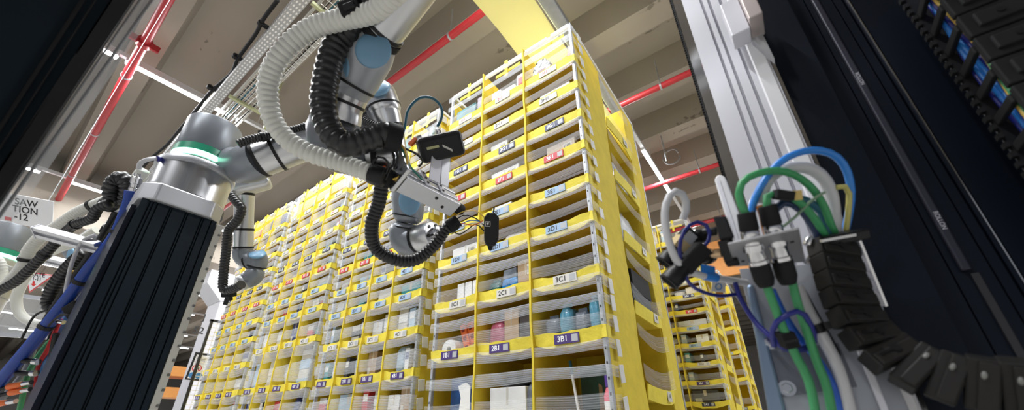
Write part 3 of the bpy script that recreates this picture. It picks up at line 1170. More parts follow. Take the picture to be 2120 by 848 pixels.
mb = MB(); mb.cyl(o + V((-.012, .046, .2)), o + V((-.0205, .0505, .257)), .0068, seg=12); obj('tip', mb, TEAL, root, smooth=40)
root, o = goods('shampoo_bottle', 'pink and white bottle with blue cap in the lowest right bin', 'bottle', '3A1', .86, .03)
mb = MB(); mb.lathe([(0, 0), (.022, 0), (.024, .01), (.024, .11), (.014, .135), (.012, .14)], o + V((.02, .03, 0)), (0, 0, 1), 20); obj('bottle_body', mb, mat('pink_gloss', (.7, .15, .25), .3), root, smooth=50)
mb = MB(); mb.ring(o + V((.02, .03, .06)), (0, 0, 1), .0247, .06, .001, 20); obj('wrap_label', mb, INKW, root, smooth=50)
mb = MB(); mb.cyl(o + V((.02, .03, .14)), o + V((.02, .03, .185)), .015, seg=16, bev=.003); obj('cap', mb, mat('violet_gloss', (.12, .06, .35), .3), root, smooth=50)
g_bag('3A1', .10, .09, .1, .06, mat('sky_film', (.08, .32, .7), .3, bump=.4), 'bright blue soft pack low in the lowest right bin', seed=5)
# row B
g_bag('1B1', .01, .11, .16, .17, BAGK, 'crumpled black plastic bag at the left of bin 1B1', seed=6, dy=.15)
root, o = goods('white_roll', 'white rolled item lying left of the orange case in bin 1B1', 'roll', '1B1', .10)
mb = MB(); mb.lathe([(.016, 0), (.05, 0), (.052, .01), (.052, .1), (.05, .11), (.016, .11), (.016, 0)], o + V((.05, .0, .052)), (0, 1, 0), 28); obj('roll_body', mb, WHT, root, smooth=40)
root, o = goods('orange_case', 'bright orange plastic case with slots standing tilted in bin 1B1', 'case', '1B1', .40)
for vx, zz, hh in ((0.0, .0, .2), (.052, .012, .205)):
    mb = MB()
    mb.obox(o + V((.055 + vx - .02, .085, .105 + zz / 2)), (1, 0, .33), (0, 1, 0), (-.33, 0, 1), .045, .09, .17)
    sh = obj('shell_half', mb, ORANGE, root, bevel=.008, segs=3)
    for k in range(3):
        mb = MB(); mb.obox(o + V((.055 + vx - .02, .0392, .105 + zz / 2)) + V((-.33, 0, 1)).normalized() * (.05 * (k - 1)), (1, 0, .33), (0, 1, 0), (-.33, 0, 1), .020, .003, .022)
        obj('slot', mb, mat('dark_orange_recess', (.25, .03, .01), .7), sh)
g_box('1B1', .88, .030, .14, .2, WHT, 'white flat carton standing right of the orange case in bin 1B1', lab=False, dy=.15)
g_bag('2B1', .02, .11, .14, .155, BAGP, 'crumpled pink film packet at the left of bin 2B1', seed=7)
g_box('2B1', .40, .085, .25, .20, CARD, 'open brown cardboard carton beside the pink packet in bin 2B1', lab=False, tape=TAPE)
root = g_box('2B1', .70, .075, .24, .165, mat('dark_brown_box', (.05, .04, .04), .5), 'dark brown printed box at the right of bin 2B1', lab=False)
for k, (fx, w, h, m, lb) in enumerate(((.04, .075, .13, BAGG, 'grey blue film packet at the left of bin 3B1'), (.28, .075, .17, BAGB, 'light blue film packet second from left in bin 3B1'),
                                      (.53, .07, .14, BAGG, 'grey blue film packet right of the light blue one in bin 3B1'), (.76, .06, .185, BAGB, 'tall bright blue packet at the right of bin 3B1'))):
    g_bag('3B1', fx, w, .12, h, m, lb, seed=8 + k)
# row C
for k, lb in enumerate(('leftmost of three white slim boxes in bin 1C1', 'middle of three white slim boxes in bin 1C1', 'rightmost of three white slim boxes in bin 1C1')):
    g_box('1C1', .40 + k * .19, .050, .2, .145, WHT, lb, name='slim_box', lab=False)
g_bag('2C1', .02, .085, .1, .115, mat('teal_film', (.02, .16, .16), .2, noise_amt=.7, noise_scale=22, bump=.6), 'dark teal glossy bag at the left of bin 2C1', seed=13)
root, o = goods('refill_pouch', 'blue refill pouch with dark banded top in bin 2C1', 'pouch', '2C1', .34)
mb = MB()
mb.prism([(0, 0), (.10, 0), (.104, .05), (.095, .105), (.005, .105), (-.004, .05)], o, (1, 0, 0), (0, 0, 1), (0, .05, 0)); obj('pouch_body', mb, mat('blue_pouch', (.01, .16, .42), .2, noise_amt=.5, noise_scale=18, bump=.4), root, bevel=.01, segs=3)
mb = MB(); mb.prism([(.0, .107), (.09, .107), (.086, .16), (.006, .16)], o + V((0, .01, 0)), (1, 0, 0), (0, 0, 1), (0, .03, 0)); obj('banded_top', mb, BAGG, root, bevel=.006)
g_box('2C1', .68, .095, .22, .18, CARD, 'brown cardboard carton with two white labels in bin 2C1', tape=TAPE)
g_bag('3C1', .05, .21, .16, .055, BAGC, 'clear film wrapped pack lying in front of bin 3C1', seed=14)
g_bag('3C1', .28, .17, .10, .10, BAGK, 'black film packet standing behind the clear pack in bin 3C1', seed=15, dy=.2)
# row D
g_box('1D1', .22, .20, .2, .115, WHT, 'long white carton in bin 1D1', tape=L_WHITE)
g_bag('2D1', .30, .17, .16, .11, mat('film_white', (.7, .7, .72), .25, bump=.5, bump_scale=20), 'white mailer bag in bin 2D1 behind the black sensor box', seed=16)
g_box('3D1', .25, .11, .2, .02, mat('dark_book', (.02, .02, .02), .4), 'flat black box lying in bin 3D1', lab=False)
g_bag('3D1', .66, .07, .12, .07, BAGC, 'small clear packet at the right of bin 3D1', seed=17)
# row E
g_box('2E1', .10, .14, .2, .09, WHT, 'white carton at the left of bin 2E1', lab=False)
g_bag('2E1', .64, .09, .12, .10, BAGC, 'grey film packet at the right of bin 2E1', seed=18)
g_bag('3E1', .42, .17, .16, .10, mat('orange_brown_film', (.42, .12, .02), .35, noise_amt=.3, bump=.5), 'orange brown soft packet in bin 3E1', seed=19)
g_bag('1E1', .2, .15, .16, .10, BAGC, 'grey packet in bin 1E1 left of the tool beam', seed=20)
# row F
g_box('3F1', .28, .17, .2, .13, mat('pale_card', (.62, .52, .42), .7, noise_amt=.05), 'pale brown carton with label in bin 3F1', tape=TAPE)
g_box('2F1', .08, .20, .2, .12, WHT, 'wide white carton in bin 2F1', tape=L_WHITE)
g_bag('2F1', .78, .06, .12, .11, BAGC, 'narrow grey packet at the right of bin 2F1', seed=21)
g_bag('1F1', .15, .16, .15, .10, mat('film_white', (.7, .7, .72), .25), 'white mailer bag in bin 1F1', seed=22)
# row G
g_box('2G1', .05, .13, .2, .13, WHT, 'white carton with printed label in bin 2G1', tape=None)
g_box('2G1', .55, .12, .2, .10, gm('pale grey'), 'pale grey carton right of the white one in bin 2G1')
g_bag('3G1', .08, .20, .18, .075, BAGK, 'dark film packet lying in bin 3G1', seed=23)
g_bag('3G1', .20, .18, .10, .10, BAGC, 'grey film packet standing behind the dark one in bin 3G1', seed=24, dy=.22)
g_bag('1G1', .25, .15, .15, .11, BAGC, 'grey packet in bin 1G1', seed=25)
# row H
g_box('3H1', .20, .20, .2, .12, WHT, 'large white carton in bin 3H1', lab=False, tape=L_WHITE)
g_bag('2H1', .06, .25, .18, .135, mat('milky_film', (.60, .63, .67), .2, noise_amt=.1, bump=.6, bump_scale=14), 'large milky plastic bag filling bin 2H1', seed=26)
g_bag('1H1', .2, .18, .15, .12, mat('film_white', (.7, .7, .72), .25), 'white mailer bag in bin 1H1', seed=27)
# row I (open top)
g_box('1I1', .06, .18, .16, .19, mat('teal_print', (.03, .16, .18), .35, noise_amt=.7, noise_scale=8), 'teal and dark printed box in the top left bin', lab=False)
g_box('1I1', .72, .07, .16, .21, mat('violet_grey_print', (.25, .20, .27), .4, noise_amt=.3), 'mauve grey box right of the teal box in the top left bin', lab=False)
g_box('2I1', .05, .075, .16, .17, WHT, 'narrow white box at the left of the top middle bin', lab=False)
g_box('2I1', .32, .11, .16, .145, WHT, 'wider white box in the middle of the top middle bin', lab=False)
root, o = goods('red_packet', 'red and white printed packet at the right of the top middle bin', 'packet', '2I1', .74)
mb = MB(); mb.box(o, o + V((.06, .05, .20))); obj('packet_body', mb, INKW, root, bevel=.004)
mb = MB(); mb.box(o + V((.012, -.001, .02)), o + V((.048, .0, .17))); obj('red_print', mb, INKR, root)
root, o = goods('foil_bag', 'silver patterned foil bag with rounded top in the top right bin', 'bag', '3I1', .05)
mb = MB()
prof = [(0, 0), (.13, 0), (.135, .08), (.13, .16), (.10, .215), (.065, .23), (.03, .215), (.0, .16), (-.005, .08)]
mb.prism(prof, o, (1, 0, 0), (0, 0, 1), (0, .05, 0))


def foil():
    m = bpy.data.materials.new('patterned_foil'); m.use_nodes = True
    nt = m.node_tree; N, L = nt.nodes, nt.links
    b = N['Principled BSDF']; b.inputs['Metallic'].default_value = .6; b.inputs['Roughness'].default_value = .25
    tc = N.new('ShaderNodeTexCoord'); vo = N.new('ShaderNodeTexVoronoi'); vo.inputs['Scale'].default_value = 42
    L.new(tc.outputs['Object'], vo.inputs['Vector'])
    r = N.new('ShaderNodeValToRGB'); r.color_ramp.interpolation = 'CONSTANT'
    r.color_ramp.elements[0].color = (.02, .02, .02, 1); r.color_ramp.elements[1].position = .42; r.color_ramp.elements[1].color = (.75, .75, .75, 1)
    L.new(vo.outputs['Distance'], r.inputs['Fac']); L.new(r.outputs['Color'], b.inputs['Base Color'])
    return m


obj('foil_body', mb, foil(), root, bevel=.012, segs=3)
mb = MB(); mb.box(o + V((.04, -.002, .05)), o + V((.10, .0, .13))); obj('window_label', mb, mat('dark_red_print', (.15, .02, .02), .4), root)
for k, (fx, lb) in enumerate(((.58, 'salmon pink triangular sleeve nearer the foil bag, top right bin'), (.78, 'red orange triangular sleeve at the right end of the top right bin'))):
    root, o = goods('triangular_sleeve', lb, 'sleeve', '3I1', fx)
    mb = MB(); mb.prism([(0, 0), (.06, 0), (.055, .10 + .07 * k), (.045, .13 + .07 * k)], o, (1, 0, 0), (0, 0, 1), (0, .03, 0))
    obj('sleeve_body', mb, mat(('salmon_film', 'red_orange_film')[k], ((.75, .35, .3), (.72, .12, .06))[k], .4), root, bevel=.003)

# goods in the side bins of the front pod
for k, (zs, dy, w, h, lb, m) in enumerate(((.353, .43, .30, .13, 'black carton sagging low in the side bin of the front pod', BLACKM), (.353, .46, .30, .12, 'black carton resting on another in the side bin of the front pod', BLACKM),
                                        (.628, .44, .34, .26, 'clear wrapped pack filling a side bin of the front pod', BAGC), (.91, .44, .36, .22, 'grey film packet in an upper side bin of the front pod', BAGC))):
    z0 = z_(zs) - .022 + (.132 if k == 1 else 0)
    root = thing('carton' if k < 2 else 'poly_bag', lb, 'box' if k < 2 else 'bag', (X_R - .1, S + dy + w / 2, z0), G1)
    if k < 2:
        mb = MB(); mb.box((X_R - .28, S + dy, z0), (X_R - .005 , S + dy + w, z0 + h)); obj('body', mb, m, root, bevel=.004)
        mb = MB(); mb.box((X_R - .24, S + dy + w * .46, z0 + h), (X_R - .02, S + dy + w * .54, z0 + h + .001)); obj('tape', mb, BLACK, root)
    else:
        mb = unit_bag(30 + k); mb.v = [V((X_R - .25 + v.x * .235, S + dy + v.y * w, z0 + v.z * h)) for v in mb.v]
        obj('wrapper', mb, m, root, smooth=70)

# ------------------------------------------------------------------ robots on the left
CRX, CRY, CRZ = CM[0].copy(), -CM[1].copy(), -CM[2].copy()      # right / up / towards the lens


def cdir(x, y, z):
    """direction given as right, down, away from the lens"""
    return (CM[0] * x + CM[1] * y + CM[2] * z).normalized()


def proj(q):
    c = CM @ (V(q) - V((0, 0, H)))
    return c.x / c.z * F_PX + CX, c.y / c.z * F_PX + CY


def axis_at(p0, v):
    """height on the upright line through p0 that is seen at picture row v"""
    lo, hi = p0.z - 2, p0.z + 2
    for _ in range(50):
        m = (lo + hi) / 2
        if proj((p0.x, p0.y, m))[1] > v:
            lo = m
        else:
            hi = m
    return lo


def pts_of(*rows):
    return [P(*r) for r in rows]


def hose_thing(name, label, rows, r, m, pitch=.011, depth=.13, seg=18, straps=(), group=None, ends=None, cat='hose'):
    root = thing(name, label, cat, P(*rows[0]), group)
    mb = MB()
    pts = pts_of(*rows)
    if pitch:
        mb.hose(pts, r, pitch, depth, seg)
    else:
        mb.tube(pts, r, seg)
    obj('conduit' if pitch else 'sheath', mb, m, root, smooth=75)
    path = smooth_path(pts, .01)
    for f in straps:
        i = min(len(path) - 2, int(f * len(path)))
        mb = MB(); mb.ring(path[i], path[i + 1] - path[i], r * 1.16, .010, .004, 18)
        tl = frame(path[i + 1] - path[i])[0]
        mb.obox(path[i] + tl * r * 1.3, tl, frame(path[i + 1] - path[i])[1], path[i + 1] - path[i], .012, .006, .008)
        obj('cable_tie', mb, BLACK, root)
    if ends:
        for i, j in ((0, 1), (-1, -2)):
            d = (path[i] - path[j]).normalized()
            mb = MB(); mb.cyl(path[i] - d * .012, path[i] + d * .02, r * 1.12, seg=18, bev=.003)
            obj('end_fitting', mb, ends, root, smooth=40)
    return root


def cap(parent, c, nrm, rx, ry, h, up=None, name='blue_cap'):
    n = V(nrm).normalized()
    u, v, w = frame(n, up if up is not None else (0, 0, 1))
    mb = MB(); mb.ellipsoid(c, u * rx, v * ry, w * h, 28, 8, vmin=-.25)
    return obj(name, mb, BLUECAP, parent, smooth=60)


def seam(parent, c, d, r, w=.008, name='joint_seam', m=None):
    mb = MB(); mb.ring(c, d, r, w, .006, 40)
    return obj(name, mb, m or BLACK, parent, smooth=40)


def bolts(parent, c, d, r, n, br, m=None):
    u, v, w = frame(d)
    for k in range(n):
        a = 2 * PI * k / n
        q = V(c) + (u * math.cos(a) + v * math.sin(a)) * r
        mb = MB(); mb.cyl(q - w * .001, q + w * .003, br, seg=8)
        obj('bolt', mb, m or BLACK, parent)


def robot_base(root, c0, rows, r0, scale=1.0, cap_h=None):
    """rows: picture rows of plate bottom/top, flange bottom/top, ring bottom/mid/top, housing top"""
    z = [axis_at(c0, v) for v in rows]
    c = lambda i: V((c0.x, c0.y, z[i]))
    mb = MB(); mb.lathe([(0, 0), (r0, 0), (r0, z[1] - z[0]), (r0 * .92, z[1] - z[0])], c(0), (0, 0, 1), 48)
    obj('base_cylinder', mb, SILVER, root, smooth=40)
    mb = MB(); mb.lathe([(r0 * .7, 0), (r0 * 1.06, 0), (r0 * 1.07, .004), (r0 * 1.07, z[2] - z[1] - .004), (r0 * 1.04, z[2] - z[1]), (r0 * .7, z[2] - z[1] + .003)], c(1), (0, 0, 1), 48)
    obj('base_flange', mb, ALU, root, smooth=40)
    r1 = r0 * .78
    mb = MB(); mb.lathe([(r1 * .97, 0), (r1 * .97, z[3] - z[2]), (0, z[3] - z[2])], c(2), (0, 0, 1), 48)
    obj('neck', mb, SATIN, root, smooth=40)
    mb = MB(); mb.lathe([(r1 * .9, 0), (r1 * 1.05, 0), (r1 * 1.05, z[4] - z[3]), (r1 * .9, z[4] - z[3])], c(3), (0, 0, 1), 48)
    obj('light_ring', mb, GLOW, root, smooth=40)
    mb = MB(); mb.lathe([(r1 * .9, 0), (r1 * 1.045, 0), (r1 * 1.045, z[5] - z[4]), (r1 * .9, z[5] - z[4])], c(4), (0, 0, 1), 48)
    obj('ring_rim', mb, GLOWD, root, smooth=40)
    hh = z[6] - z[5]
    mb = MB(); mb.lathe([(0, 0), (r1 * 1.0, 0), (r1 * 1.03, .004), (r1 * 1.03, hh - .004), (r1 * 1.01, hh), (0, hh)], c(5), (0, 0, 1), 48)
    obj('shoulder_housing', mb, ROBOT, root, smooth=40)
    return z


# pedestal of the big left robot
c0 = P(416, 340, 1.2)
XF = c0.x + .105
ya, yb = PX(285, 430, XF).y, PX(447, 465, XF).y
yc = (ya + yb) / 2
zp0, zp1 = axis_at(c0, 462), axis_at(c0, 430)
c0 = V((c0.x, c0.y, c0.z))
ped = thing('robot_pedestal', 'tall black grooved pedestal column carrying the big left robot', 'pedestal', (c0.x, yc, 0))
hw = (yb - ya) / 2
mb = MB()
prof = [(-.105, -hw), (.105, -hw)]
for g in (-.80, -.72, -.62, -.30, -.25, .12, .18, .56, .62, .84):
    y = g * hw
    prof += [(.105, y - .0016), (.099, y - .0010), (.099, y + .0010), (.105, y + .0016)]
prof += [(.105, hw), (-.105, hw)]
mb.prism(prof, (c0.x, yc, 0), (1, 0, 0), (0, 1, 0), (0, 0, zp0))
obj('column_body', mb, NAVY, ped)
mb = MB()
e = .03
q = hw + .01
mb.prism([(-.11 + e, -q), (.118 - e, -q), (.118, -q + e), (.118, q - e), (.118 - e, q), (-.11 + e, q), (-.11, q - e), (-.11, -q + e)], (c0.x, yc, zp0), (1, 0, 0), (0, 1, 0), (0, 0, zp1 - zp0))
obj('top_plate', mb, ALU, ped, bevel=.004)
mb = MB(); mb.box((XF - .055, yb + .002, 0), (XF + .003, yb + .018, zp0 - .01))
rl = obj('cable_channel', mb, mat('pale_channel', (.50, .49, .43), .6), ped)
z = .1
while z < zp0 - .03:
    mb = MB(); mb.box((XF + .002, yb + .0125, z), (XF + .0045, yb + .0182, z + .006)); obj('channel_tooth', mb, mat('grey_slot', (.12, .12, .11), .6), rl)
    z += .035
mb = MB(); mb.box((c0.x - .06, ya - .012, 0), (c0.x + .09, ya - .002, zp0 - .02)); obj('side_strip', mb, mat('blue_black_strip', (.004, .008, .022), .3, spec=.3), ped)

arm1 = thing('jointed_robot', 'big left grey robot arm with green light ring on the black pedestal', 'robot arm', (c0.x, c0.y, zp1))
z = robot_base(arm1, c0, (424, 367, 357, 344, 337, 324, 266), .094)
mb = MB(); mb.lathe([(.06, -.016), (.100, -.016), (.100, -.001), (.06, -.001)], (c0.x, c0.y, z[0]), (0, 0, 1), 48)
obj('base_gap', mb, BLACK, arm1, smooth=40)  # black ring standing in for the dark gap above the top plate
mb = MB(); mb.limb(pts_of((462, 318, 1.26), (492, 342, 1.22), (517, 338, 1.205), (540, 329, 1.20)), [.036, .054, .060, .057], dome=False)
obj('shoulder_elbow', mb, ROBOT, arm1, smooth=50)
mb = MB(); mb.limb(pts_of((538, 329, 1.20), (600, 307, 1.22), (660, 287, 1.26), (735, 262, 1.32)), [.057, .055, .055, .055], dome=False)
obj('upper_arm', mb, SATIN, arm1, smooth=50)
for (u, v, t, u2, v2, t2) in ((538, 329, 1.20, 600, 307, 1.22), (574, 316, 1.21, 620, 300, 1.23)):
    seam(arm1, P(u, v, t), P(u2, v2, t2) - P(u, v, t), .0595, .009, 'strap_band')
mb = MB(); mb.ring((c0.x, c0.y, 0), (0, 0, 1), .001, .001)
mb = MB(); mb.limb(pts_of((735, 262, 1.34), (765, 235, 1.32), (790, 212, 1.29)), [.052, .056, .05]); obj('elbow_joint', mb, ROBOTD, arm1, smooth=50)
mb = MB(); mb.limb(pts_of((782, 172, 1.28), (787, 195, 1.28), (795, 222, 1.28), (800, 240, 1.28)), [.040, .053, .055, .053]); obj('elbow_housing', mb, SATIN, arm1, smooth=50)
cap(arm1, P(785, 183, 1.238), cdir(-.05, -.62, -.78), .044, .036, .014)
seam(arm1, P(795, 222, 1.28), P(800, 240, 1.28) - P(795, 222, 1.28), .0565, .006)
mb = MB(); mb.limb(pts_of((797, 232, 1.28), (806, 262, 1.285), (820, 320, 1.30), (836, 385, 1.32)), [.050, .045, .040, .042], dome=False); obj('forearm', mb, SATIN, arm1, smooth=50)
seam(arm1, P(806, 262, 1.285), P(820, 320, 1.30) - P(806, 262, 1.285), .049, .008, 'strap_band')
mb = MB(); mb.limb(pts_of((834, 378, 1.32), (844, 412, 1.32), (845, 440, 1.32), (842, 462, 1.32)), [.043, .055, .053, .048]); obj('first_wrist', mb, ROBOT, arm1, smooth=50)
cap(arm1, P(848, 415, 1.272), cdir(.15, -.12, -1), .050, .036, .012, up=CM[1])
for v in (447, 472):
    seam(arm1, P(843, v, 1.32), P(841, v + 12, 1.32) - P(843, v, 1.32), .0525, .005)
mb = MB(); mb.limb(pts_of((842, 462, 1.32), (838, 486, 1.32), (845, 500, 1.31), (868, 496, 1.30)), [.050, .054, .053, .050]); obj('second_wrist', mb, ROBOT, arm1, smooth=50)
d = P(905, 483, 1.26) - P(866, 496, 1.30)
seam(arm1, P(866, 496, 1.30), d, .0525, .006)
fl0, fl1 = P(867, 496, 1.30), P(900, 485, 1.265)
mb = MB(); mb.cyl(fl0, fl1, .050, .046, 36, .004); tf = obj('tool_flange', mb, SILVER, arm1, smooth=40)
bolts(tf, fl1, d, .034, 6, .006)
mb = MB(); mb.cyl(fl1, fl1 + d.normalized() * .03, .026, seg=24, bev=.003); obj('gripper_adapter', mb, CHROME, arm1, smooth=40)

hose_thing('cable_conduit', 'black corrugated conduit lying along the top of the big robot upper arm', [(492, 298, 1.10), (520, 288, 1.12), (555, 281, 1.15), (575, 273, 1.16), (610, 268, 1.19), (660, 252, 1.22)], .0125, HOSEB, .008, .2, straps=(.3, .55))
hose_thing('cable_conduit', 'black corrugated conduit looping behind the silver elbow of the big robot', [(728, 222, 1.22), (745, 228, 1.22), (752, 245, 1.22), (768, 258, 1.2), (800, 268, 1.18)], .017, HOSEB, .009, .18)

# second robot arm coming down from the upper right
arm2 = thing('jointed_robot', 'nearest robot arm reaching down from the top edge with large blue joint caps', 'robot arm', P(800, 60, .83))
tb, ta = P(784, 70, .84), P(895, -80, .76)
te = ta + (ta - tb).normalized() * .42
mb = MB(); mb.limb([te, ta, tb], [.047, .047, .047], dome=False); obj('forearm_tube', mb, SATIN, arm2, smooth=50)
mb = MB(); mb.limb([te - (ta - tb).normalized() * .03, te + (ta - tb).normalized() * .03, te + (ta - tb).normalized() * .09], [.055, .064, .056]); obj('elbow_housing', mb, ROBOTL, arm2, smooth=50)
mb = MB(); mb.limb([te + (ta - tb).normalized() * .04, te + (ta - tb).normalized() * .05 + CM[0] * .12, te + (ta - tb).normalized() * .06 + CM[0] * .2], [.056, .060, .056]); obj('elbow_joint', mb, ROBOT, arm2, smooth=50)
d = P(784, 70, .84) - P(895, -80, .76)
seam(arm2, P(785, 68, .84), d, .0525, .016, 'clamp_band', BLACKM)
seam(arm2, P(793, 57, .835), d, .0510, .008, 'clamp_band', BLACK)
mb = MB(); mb.limb(pts_of((783, 72, .84), (760, 112, .86), (735, 160, .88), (716, 198, .89)), [.048, .057, .055, .047], dome=False); obj('wrist_housing', mb, ROBOTL, arm2, smooth=50)
cap(arm2, P(773, 104, .803), cdir(.22, .0, -1), .040, .036, .008, up=cdir(.5, -.86, 0))
cap(arm2, P(712, 136, .838), cdir(-.7, .1, -.7), .040, .028, .010, up=cdir(.5, -.86, 0))
dd = P(716, 198, .89) - P(735, 160, .88)
seam(arm2, P(729, 172, .883), dd, .0540, .006)
mb = MB(); mb.limb(pts_of((722, 186, .888), (708, 220, .895), (700, 248, .90)), [.048, .047, .052], dome=False); obj('wrist_neck', mb, SATIN, arm2, smooth=50)
seam(arm2, P(711, 212, .895), P(700, 248, .90) - P(711, 212, .895), .050, .007)
mb = MB(); mb.limb(pts_of((701, 240, .90), (690, 272, .905), (700, 304, .90), (735, 320, .88), (778, 324, .87)), [.050, .059, .058, .048, .038]); obj('wrist_body', mb, ROBOTD, arm2, smooth=50)
f0, f1 = P(772, 322, .865), P(826, 326, .855)
mb = MB(); mb.cyl(f0, f1, .036, .036, 32, .003); tf2 = obj('tool_flange', mb, SILVER, arm2, smooth=40)
bolts(tf2, f1, f1 - f0, .026, 6, .004)
mb = MB(); mb.ring(P(790, 323, .862), f1 - f0, .0385, .012, .004, 32); obj('flange_band', mb, BLACKM, tf2, smooth=40)

hose_thing('suction_hose', 'wide white corrugated hose curving in front of the nearest robot arm', [(1010, -240, .60), (920, -130, .645), (850, -45, .69), (800, 4, .725), (765, 28, .745), (702, 42, .76), (640, 62, .77), (585, 108, .77), (556, 168, .78), (560, 232, .79), (588, 282, .80), (640, 316, .81), (700, 334, .82), (750, 352, .82), (778, 362, .82)], .0205, HOSEW, .0118, .15, 22, straps=(.12,), ends=BLACK)
hose_thing('cable_conduit', 'thick black corrugated conduit bulging along the nearest robot wrist', [(950, -240, .63), (870, -130, .68), (795, -40, .72), (755, 2, .76), (738, 30, .79), (722, 62, .80), (695, 95, .80), (678, 150, .79), (670, 215, .78), (682, 268, .77), (712, 298, .77), (752, 292, .78), (790, 279, .79), (812, 283, .80)], .0265, HOSEB, .0165, .13, 22, straps=(.08, .16), ends=BLACKM)
hose_thing('cable_conduit', 'black corrugated conduit hanging in a U below the tool beam', [(792, 372, .86), (784, 420, .88), (770, 465, .90), (776, 510, .93), (812, 535, .95), (858, 538, .97), (898, 508, .98), (920, 478, .985), (938, 464, .99)], .0165, HOSEB, .0095, .15, 20, ends=BLACKM)

hc = thing('hose_clip', 'black square hose clip at the top edge holding the white hose and black conduit', 'clip', P(725, 22, .75))
mb = MB(); mb.obox(P(727, 20, .745), cdir(1, -.4, 0), cdir(.4, 1, 0), CRZ, .040, .028, .03); obj('clip_body', mb, BLACKM, hc, bevel=.003)
mb = MB(); mb.obox(P(722, 12, .725), cdir(1, -.4, 0), cdir(.4, 1, 0), CRZ, .022, .012, .004); obj('latch', mb, BLACK, hc, bevel=.001)

# tool carried by the second arm
tool = thing('gripper_tool', 'aluminium profile beam tool bolted to the nearest robot wrist', 'tool', P(880, 390, .93))
A, B = P(826, 366, .865), P(936, 421, .985)
e1 = (B - A).normalized()
ns = cdir(.25, -.72, -.64)
ns = (ns - e1 * ns.dot(e1)).normalized()
nb = e1.cross(ns)
if nb.dot(V((0, 0, 1))) > 0:
    nb = -nb
L = (B - A).length
mb = MB()
w2, h2 = .022, .030                      # half thickness along ns / nb
pr = []
prof = [(-h2, w2), (-.018, w2), (-.018, w2 - .008), (-.010, w2 - .008), (-.010, w2), (.010, w2), (.010, w2 - .008), (.018, w2 - .008), (.018, w2), (h2, w2), (h2, -w2), (-h2, -w2)]
mb.prism(prof, A, nb, ns, B - A)
obj('profile_beam', mb, ALU, tool, bevel=.0012)
for (x, y) in ((.08, -.2), (.14, .25)):
    q = A + e1 * (L - x * .5) + nb * (h2 + .0005) + ns * (y * w2 * 1.5)
    mb = MB(); mb.cyl(q - nb * .002, q + nb * .0008, .0042, seg=12); obj('bolt_hole', mb, BLACK, tool)
mb = MB(); mb.obox(P(822, 352, .865), e1, nb, ns, .012, .085, .07); obj('mounting_plate', mb, SILVER, tool, bevel=.003)
q = B + e1 * .002 + nb * .01
mb = MB(); mb.cyl(q, q + e1 * .03, .0145, seg=20, bev=.003); obj('rubber_stopper', mb, BLACKM, tool, smooth=40)
# camera bracket and camera
br0 = A + e1 * L * .52 + ns * w2
cb = P(912, 303, .945)
for s in (-.024, .024):
    o = br0 + e1 * s - nb * .010
    mb = MB(); mb.obox(o + ns * .0018, e1, nb, ns, .017, .062, .0032); pl = obj('bracket_cheek', mb, RAILW, tool, bevel=.001)
    for k in (-.020, 0, .020):
        q = o + nb * k + ns * .0034
        mb = MB(); mb.cyl(q, q + ns * .002, .0034, seg=10); obj('screw', mb, BLACK, pl)
mb = MB(); mb.bar(br0 + ns * .01, cb + V((0, 0, -.012)), .046, .003, hint=e1); obj('bracket_web', mb, RAILW, tool, bevel=.001)
mb = MB(); mb.bar(br0 + ns * .012 + e1 * .024, cb + V((0, 0, -.012)) + e1 * .02, .026, .003, hint=e1); obj('bracket_web', mb, ALU, tool, bevel=.001)
vis = thing('vision_camera', 'black box camera mounted above the aluminium tool beam', 'camera', cb)
ax, ay = cdir(1, -.30, .25), cdir(.32, .9, .35)
ay = (ay - ax * ay.dot(ax)).normalized(); az = ax.cross(ay)
mb = MB(); mb.obox(cb, ax, ay, az, .112, .062, .060); obj('housing', mb, BLACK, vis, bevel=.012, segs=3)
fr = -az if az.dot(CRZ) < 0 else az
bt = ay
mb = MB(); mb.obox(cb + fr * .0303 - ax * .022 - ay * .003, ax, ay, az, .030, .006, .0015); obj('yellow_sticker', mb, mat('pale_label', (.5, .5, .25), .5), vis)
mb = MB(); mb.obox(cb + fr * .0303 + ax * .012 + ay * .006, ax + ay * .8, ay, az, .026, .006, .0015); obj('white_sticker', mb, L_WHITE, vis)
for s, (u, v) in ((-1, (906, 266)),):
    q = cb - ay * .0275 + ax * .004
    mb = MB(); mb.cyl(q, q - ay * .014, .007, seg=14, bev=.001); obj('connector', mb, CHROME, vis, smooth=40)
hose_thing('data_cable', 'teal cable arching from the tool up to the black box camera', [(828, 292, .86), (838, 262, .87), (845, 228, .88), (868, 203, .90), (895, 203, .92), (914, 222, .935), (914, 245, .94), (905, 262, .945)], .0033, TEAL, 0, seg=10, cat='cable')
hose_thing('data_cable', 'thin teal cable drooping down to the bracket on the tool beam', [(826, 292, .855), (838, 320, .86), (850, 345, .87), (868, 365, .88), (874, 372, .885)], .0022, mat('green_teal_cable', (.02, .22, .16), .4), 0, seg=8, cat='cable')
hose_thing('data_cable', 'orange cable looping beside the silver tool flange', [(820, 288, .85), (838, 310, .84), (843, 340, .84), (832, 362, .84), (812, 372, .845)], .0026, YCABLE, 0, seg=8, cat='cable')
for k, rows in enumerate(([(806, 290, .83), (812, 310, .82), (816, 335, .82), (806, 352, .82), (798, 372, .83)], [(802, 294, .83), (818, 308, .82), (824, 330, .82), (816, 350, .83)],
                          [(770, 342, .80), (780, 325, .80), (800, 330, .80), (803, 350, .81), (790, 366, .82)], [(818, 292, .84), (840, 308, .86), (862, 318, .88), (876, 335, .9), (866, 345, .9)])):
    hose_thing('data_cable', ('thin black cable hanging nearest the tool flange', 'thin black cable just right of the hanging one at the flange', 'thin black cable looped around the white hose end', 'thin black cable running to the camera bracket')[k], rows, .0026, BLACK, 0, seg=8, cat='cable')
cl = thing('cable_clamp', 'black clamp block bundling hoses beside the tool flange', 'clamp', P(808, 285, .80))
